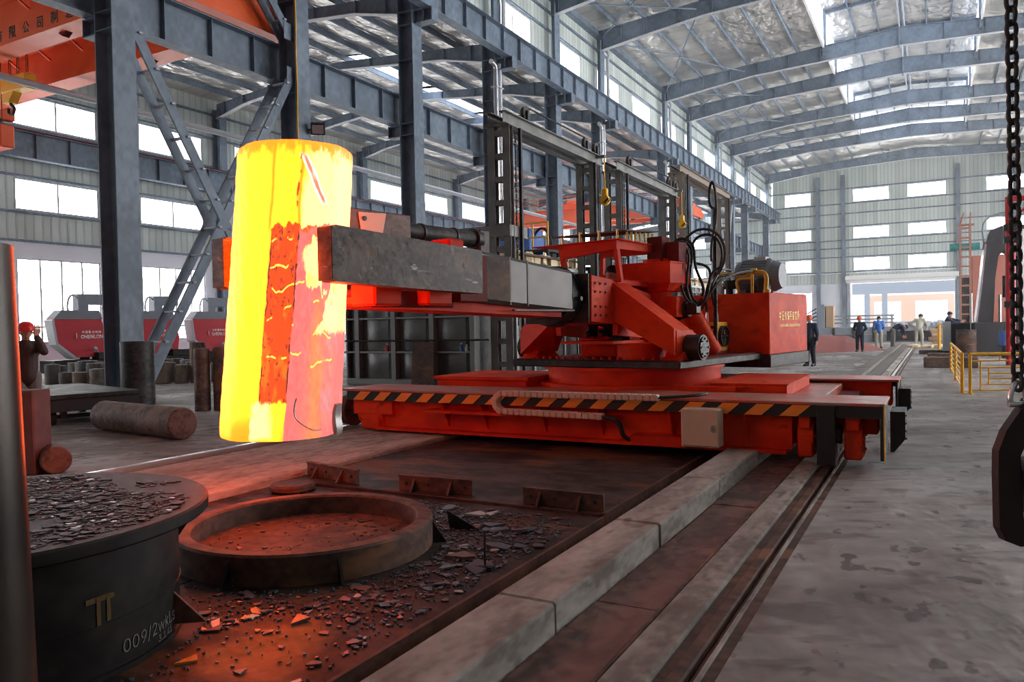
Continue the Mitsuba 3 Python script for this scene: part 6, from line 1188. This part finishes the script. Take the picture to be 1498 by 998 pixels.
def person(label, x, y, face, top, legs, J=None, hat=None, hair='mat_hair', hands=((0, .25, -1), (0, .25, -1)), z=0.0, scale=1.0, sit=False, build=1.0, loc=True):
    j = {'pelvis': (0, 0, .95), 'chest': (0, .0, 1.27), 'neck': (0, .0, 1.45), 'head': (0, .03, 1.60), 'hl': (-.095, 0, .93), 'hr': (.095, 0, .93), 'kl': (-.11, .02, .50), 'kr': (.11, .02, .50), 'al': (-.12, -.02, .085), 'ar': (.12, -.02, .085),
         'sl': (-.185, 0, 1.40), 'sr': (.185, 0, 1.40), 'el': (-.245, -.03, 1.12), 'er': (.245, -.03, 1.12), 'wl': (-.24, .06, .87), 'wr': (.24, .06, .87), 'tl': (-.14, .15, .035), 'tr': (.14, .15, .035)}
    j.update(J or {}); V = {k: np.array(v, float) for k, v in j.items()}
    M = tr(x, y, z, face) @ np.diag([scale, scale, scale, 1.0]); c = lambda n, r: (*V[n], r)
    up = V['head'] - V['neck']; up /= np.linalg.norm(up); fw = np.array([0, 1.0, 0]); fw = V['headfw'] if 'headfw' in V else fw; fw = fw - up * (fw @ up); fw /= np.linalg.norm(fw); sd = np.cross(fw, up)
    hd = lambda a, b, c_: V['head'] + sd * a + fw * b + up * c_
    head = [m3.Manifold.hull_points(np.vstack([_ico * r + hd(*o) for o, r in (((0, -.015, .035), .088), ((0, .02, .03), .08), ((0, .045, -.05), .05), ((0, .06, -.085), .028), ((.04, .02, -.02), .045), ((-.04, .02, -.02), .045))]))]
    head += chain([(*hd(0, .088, .015), .012), (*hd(0, .108, -.022), .016)]) + chain([(*hd(.078, -.005, .02), .018), (*hd(.08, -.008, -.03), .012)]) + chain([(*hd(-.078, -.005, .02), .018), (*hd(-.08, -.008, -.03), .012)])
    head += chain([(*hd(-.02, .088, -.062), .009), (*hd(.02, .088, -.062), .009)])
    core = chain([c('neck', .055), c('head', .05)]) + chain([c('pelvis', .11), c('chest', .12), c('neck', .055)])
    for s in 'lr': core += chain([c('chest', .09), c('s' + s, .055), c('e' + s, .042), c('w' + s, .03)]) + chain([c('pelvis', .09), c('h' + s, .085), c('k' + s, .055), c('a' + s, .04), c('t' + s, .03)])
    for i, s in enumerate('lr'):
        fd = np.array(hands[i][:3], float) if hands[i] is not None else V['w' + s] - V['e' + s]; nd = np.array(hands[i][3:], float) if len(hands[i]) > 3 else np.array([1.0 if s == 'l' else -1.0, .2, 0])
        core += hand(V['w' + s], fd, nd, curl=.35)
    k = thing('person', label, 'person')
    put(k, 'body', move(blend(core + head, .03, 6), M), 'mat_skin', smooth=True)
    put(k, 'eyes', move(cat([trimesh.creation.icosphere(1, .011).apply_translation(hd(s * .032, .083, .018)) for s in (-1, 1)]), M), 'mat_black')
    b = build; jk = chain([(*(V['pelvis'] + np.array([0, 0, -.03])), .15 * b), (*(V['pelvis'] * .5 + V['chest'] * .5), .155 * b), (*V['chest'], .16 * b), (*(V['chest'] * .25 + V['neck'] * .75), .10)])
    jk += [m3.Manifold.hull_points(np.vstack([_ico * .085 + V['sl'] + np.array([.02, 0, -.02]), _ico * .085 + V['sr'] + np.array([-.02, 0, -.02]), _ico * .15 * b + V['chest']]))]
    for s in 'lr': jk += chain([c('s' + s, .08), c('e' + s, .062), (*(V['e' + s] * .12 + V['w' + s] * .88), .046)])
    if top: put(k, 'jacket', move(blend(jk, .04, 6), M), top, smooth=True)
    if legs:
        lg = []
        for s in 'lr': lg += chain([(*V['pelvis'], .13 * b), c('h' + s, .11), c('k' + s, .085), (*(V['a' + s] + np.array([0, 0, .04])), .068)])
        put(k, 'trousers', move(blend(lg, .04, 6), M), legs, smooth=True)
        for s in 'lr': put(k, 'shoe', move(blend(chain([(*(V['a' + s] + np.array([0, -.03, -.035])), .05), (*(V['a' + s] + np.array([0, 0, .01])), .055), (*V['t' + s], .042)]) , .03, 3).slice_plane([0, 0, .0], [0, 0, 1]), M), 'mat_shoe', smooth=True)
    R = np.eye(4); R[:3, 0], R[:3, 1], R[:3, 2], R[:3, 3] = sd, fw, up, V['head']
    if hat:
        h = lathe([(.0, .135), (.05, .13), (.09, .105), (.112, .06), (.116, .03), (.128, .022), (.13, .016), (.10, .014)], 28)
        h = cat([h, hull([(a, b_, .02 + d) for a, b_, d in ((-.09, .08, 0), (.09, .08, 0), (-.05, .155, -.008), (.05, .155, -.008), (-.09, .08, .006), (.09, .08, .006), (-.05, .155, -.002), (.05, .155, -.002))]), cyl((0, -.1, .1), (0, .1, .1), .02, 8)])
        h.apply_scale((1, 1.12, 1)); h.apply_translation((0, .01, .02)); hk = put(k, 'hard_hat', move(move(h, R), M), hat, smooth=35)
        put(hk, 'badge', move(move(cbox(-.022, .022, .117, .128, .075, .095, .004), R), M), 'mat_bluepaint')
    elif hair:
        h = trimesh.creation.icosphere(3, .105); v = np.array(h.vertices); v = v * (1, 1.1, 1.0) + (0, -.02, .045); h = trimesh.Trimesh(v, h.faces).slice_plane([0, .02, .03], np.array([0, -.45, .9])); put(k, 'hair', move(move(h, R), M), hair, smooth=True)
    return k
CAMF = lambda x, y: math.atan2(-x, y) + PI                                   # facing the camera
# worker at the left shielding his face
person('worker in dark jacket and red hard hat raising a hand before his face', -12.62, 6.95, CAMF(-12.5, 7.0) + .2, 'mat_brownjacket', 'mat_greytrousers',
       {'head': (0.0, .03, 1.61), 'el': (-.18, .30, 1.30), 'wl': (-.09, .27, 1.54), 'wr': (.28, .10, .84)}, hat='mat_helmet', hands=((-.15, .05, 1, .3, -1, .1), (0, .3, -1)), scale=1.03, build=1.05)
# person in the cab of the manipulator
q = MT @ np.array([.0, -.55, 0, 1]); 
person("driver with dark hair seated in the red machine's cab", q[0], q[1], -.1607 + PI, 'mat_blackcloth', 'mat_navy',
       {'pelvis': (0, 0, .98), 'hl': (-.09, .04, .96), 'hr': (.09, .04, .96), 'kl': (-.12, .40, .98), 'kr': (.12, .40, .98), 'al': (-.12, .36, .80), 'ar': (.12, .36, .80), 'tl': (-.12, .5, .76), 'tr': (.12, .5, .76), 'el': (-.24, .15, 1.14), 'er': (.24, .15, 1.14), 'wl': (-.15, .38, 1.12), 'wr': (.15, .38, 1.12)}, z=.70, scale=1.0, hands=((0.1, 1, .1), (-.1, 1, .1)))
person('worker in navy overalls and orange hard hat standing behind the red oil tank', -3.80, 28.4, CAMF(-3.80, 28.4) - .5, 'mat_navy', 'mat_navydark', {'wl': (-.26, .02, .86), 'wr': (.25, .08, .88)}, hat='mat_helmetorange', scale=1.02)
person('worker in navy with orange hard hat and hands behind his back by the red ramp', -3.22, 41.2, CAMF(-3.22, 41.2) - .2, 'mat_navy', 'mat_navydark', {'el': (-.28, -.08, 1.14), 'er': (.28, -.08, 1.14), 'wl': (-.08, -.17, .98), 'wr': (.08, -.17, .96)}, hat='mat_helmetorange', scale=1.0)
person('man in a bright blue jacket seen from behind at the far bed', -2.66, 46.0, CAMF(-2.66, 46.0) + PI + .2, 'mat_jacketblue', 'mat_khaki', {'head': (0.02, .08, 1.56), 'wl': (-.2, .18, 1.0), 'wr': (.2, .18, 1.0)}, scale=1.02)
person('man in dark clothes bending far forward next to the blue jacket', -2.0, 46.6, CAMF(-2.0, 46.6) + PI - 1.3, 'mat_navy', 'mat_greytrousers', {'chest': (0, .30, 1.14), 'neck': (0, .47, 1.14), 'head': (0, .62, 1.10), 'headfw': (0, .3, -1), 'sl': (-.18, .42, 1.14), 'sr': (.18, .42, 1.14), 'el': (-.2, .50, .88), 'er': (.2, .50, .88), 'wl': (-.14, .56, .66), 'wr': (.14, .56, .66)}, scale=1.03, hands=((0, .2, -1), (0, .2, -1)))
person('man in pale khaki work clothes stooping over the far bed, hand on hip', -.82, 50.0, CAMF(-.82, 50) + PI - .35, 'mat_khaki', 'mat_khaki', {'chest': (0, .14, 1.24), 'neck': (0, .24, 1.40), 'head': (0, .32, 1.52), 'sl': (-.19, .19, 1.36), 'sr': (.19, .19, 1.36), 'el': (-.40, .02, 1.16), 'wl': (-.2, .04, .98), 'er': (.28, .36, 1.14), 'wr': (.24, .5, .96), 'kr': (.13, .14, .5), 'ar': (.14, .1, .085), 'tr': (.16, .27, .035)}, scale=1.1)
person('man in a dark hood stretching an arm out beside the grey box at the right', .62, 45.2, CAMF(.62, 45.2) + 1.4, 'mat_navy', 'mat_navydark', {'el': (-.22, .28, 1.32), 'wl': (-.12, .52, 1.30), 'er': (.22, .26, 1.24), 'wr': (.1, .5, 1.26), 'head': (0, .06, 1.58)}, scale=1.1, hair='mat_navy', hands=((0, 1, 0), (0, 1, 0)))
# ================================================================== thin haze in the far half of the hall
scene['haze'] = {'type': 'cube', 'to_world': mi.ScalarTransform4f().translate([-10.7, 61.0, 9.9]).scale([24.0, 36.4, 9.88]), 'bsdf': {'type': 'null'},
                 'interior': {'type': 'homogeneous', 'albedo': {'type': 'rgb', 'value': [.97, .97, .98]}, 'sigma_t': .0013}}
labels['haze'] = {'label': 'thin pale haze filling the far half of the hall', 'category': 'haze', 'kind': 'stuff'}
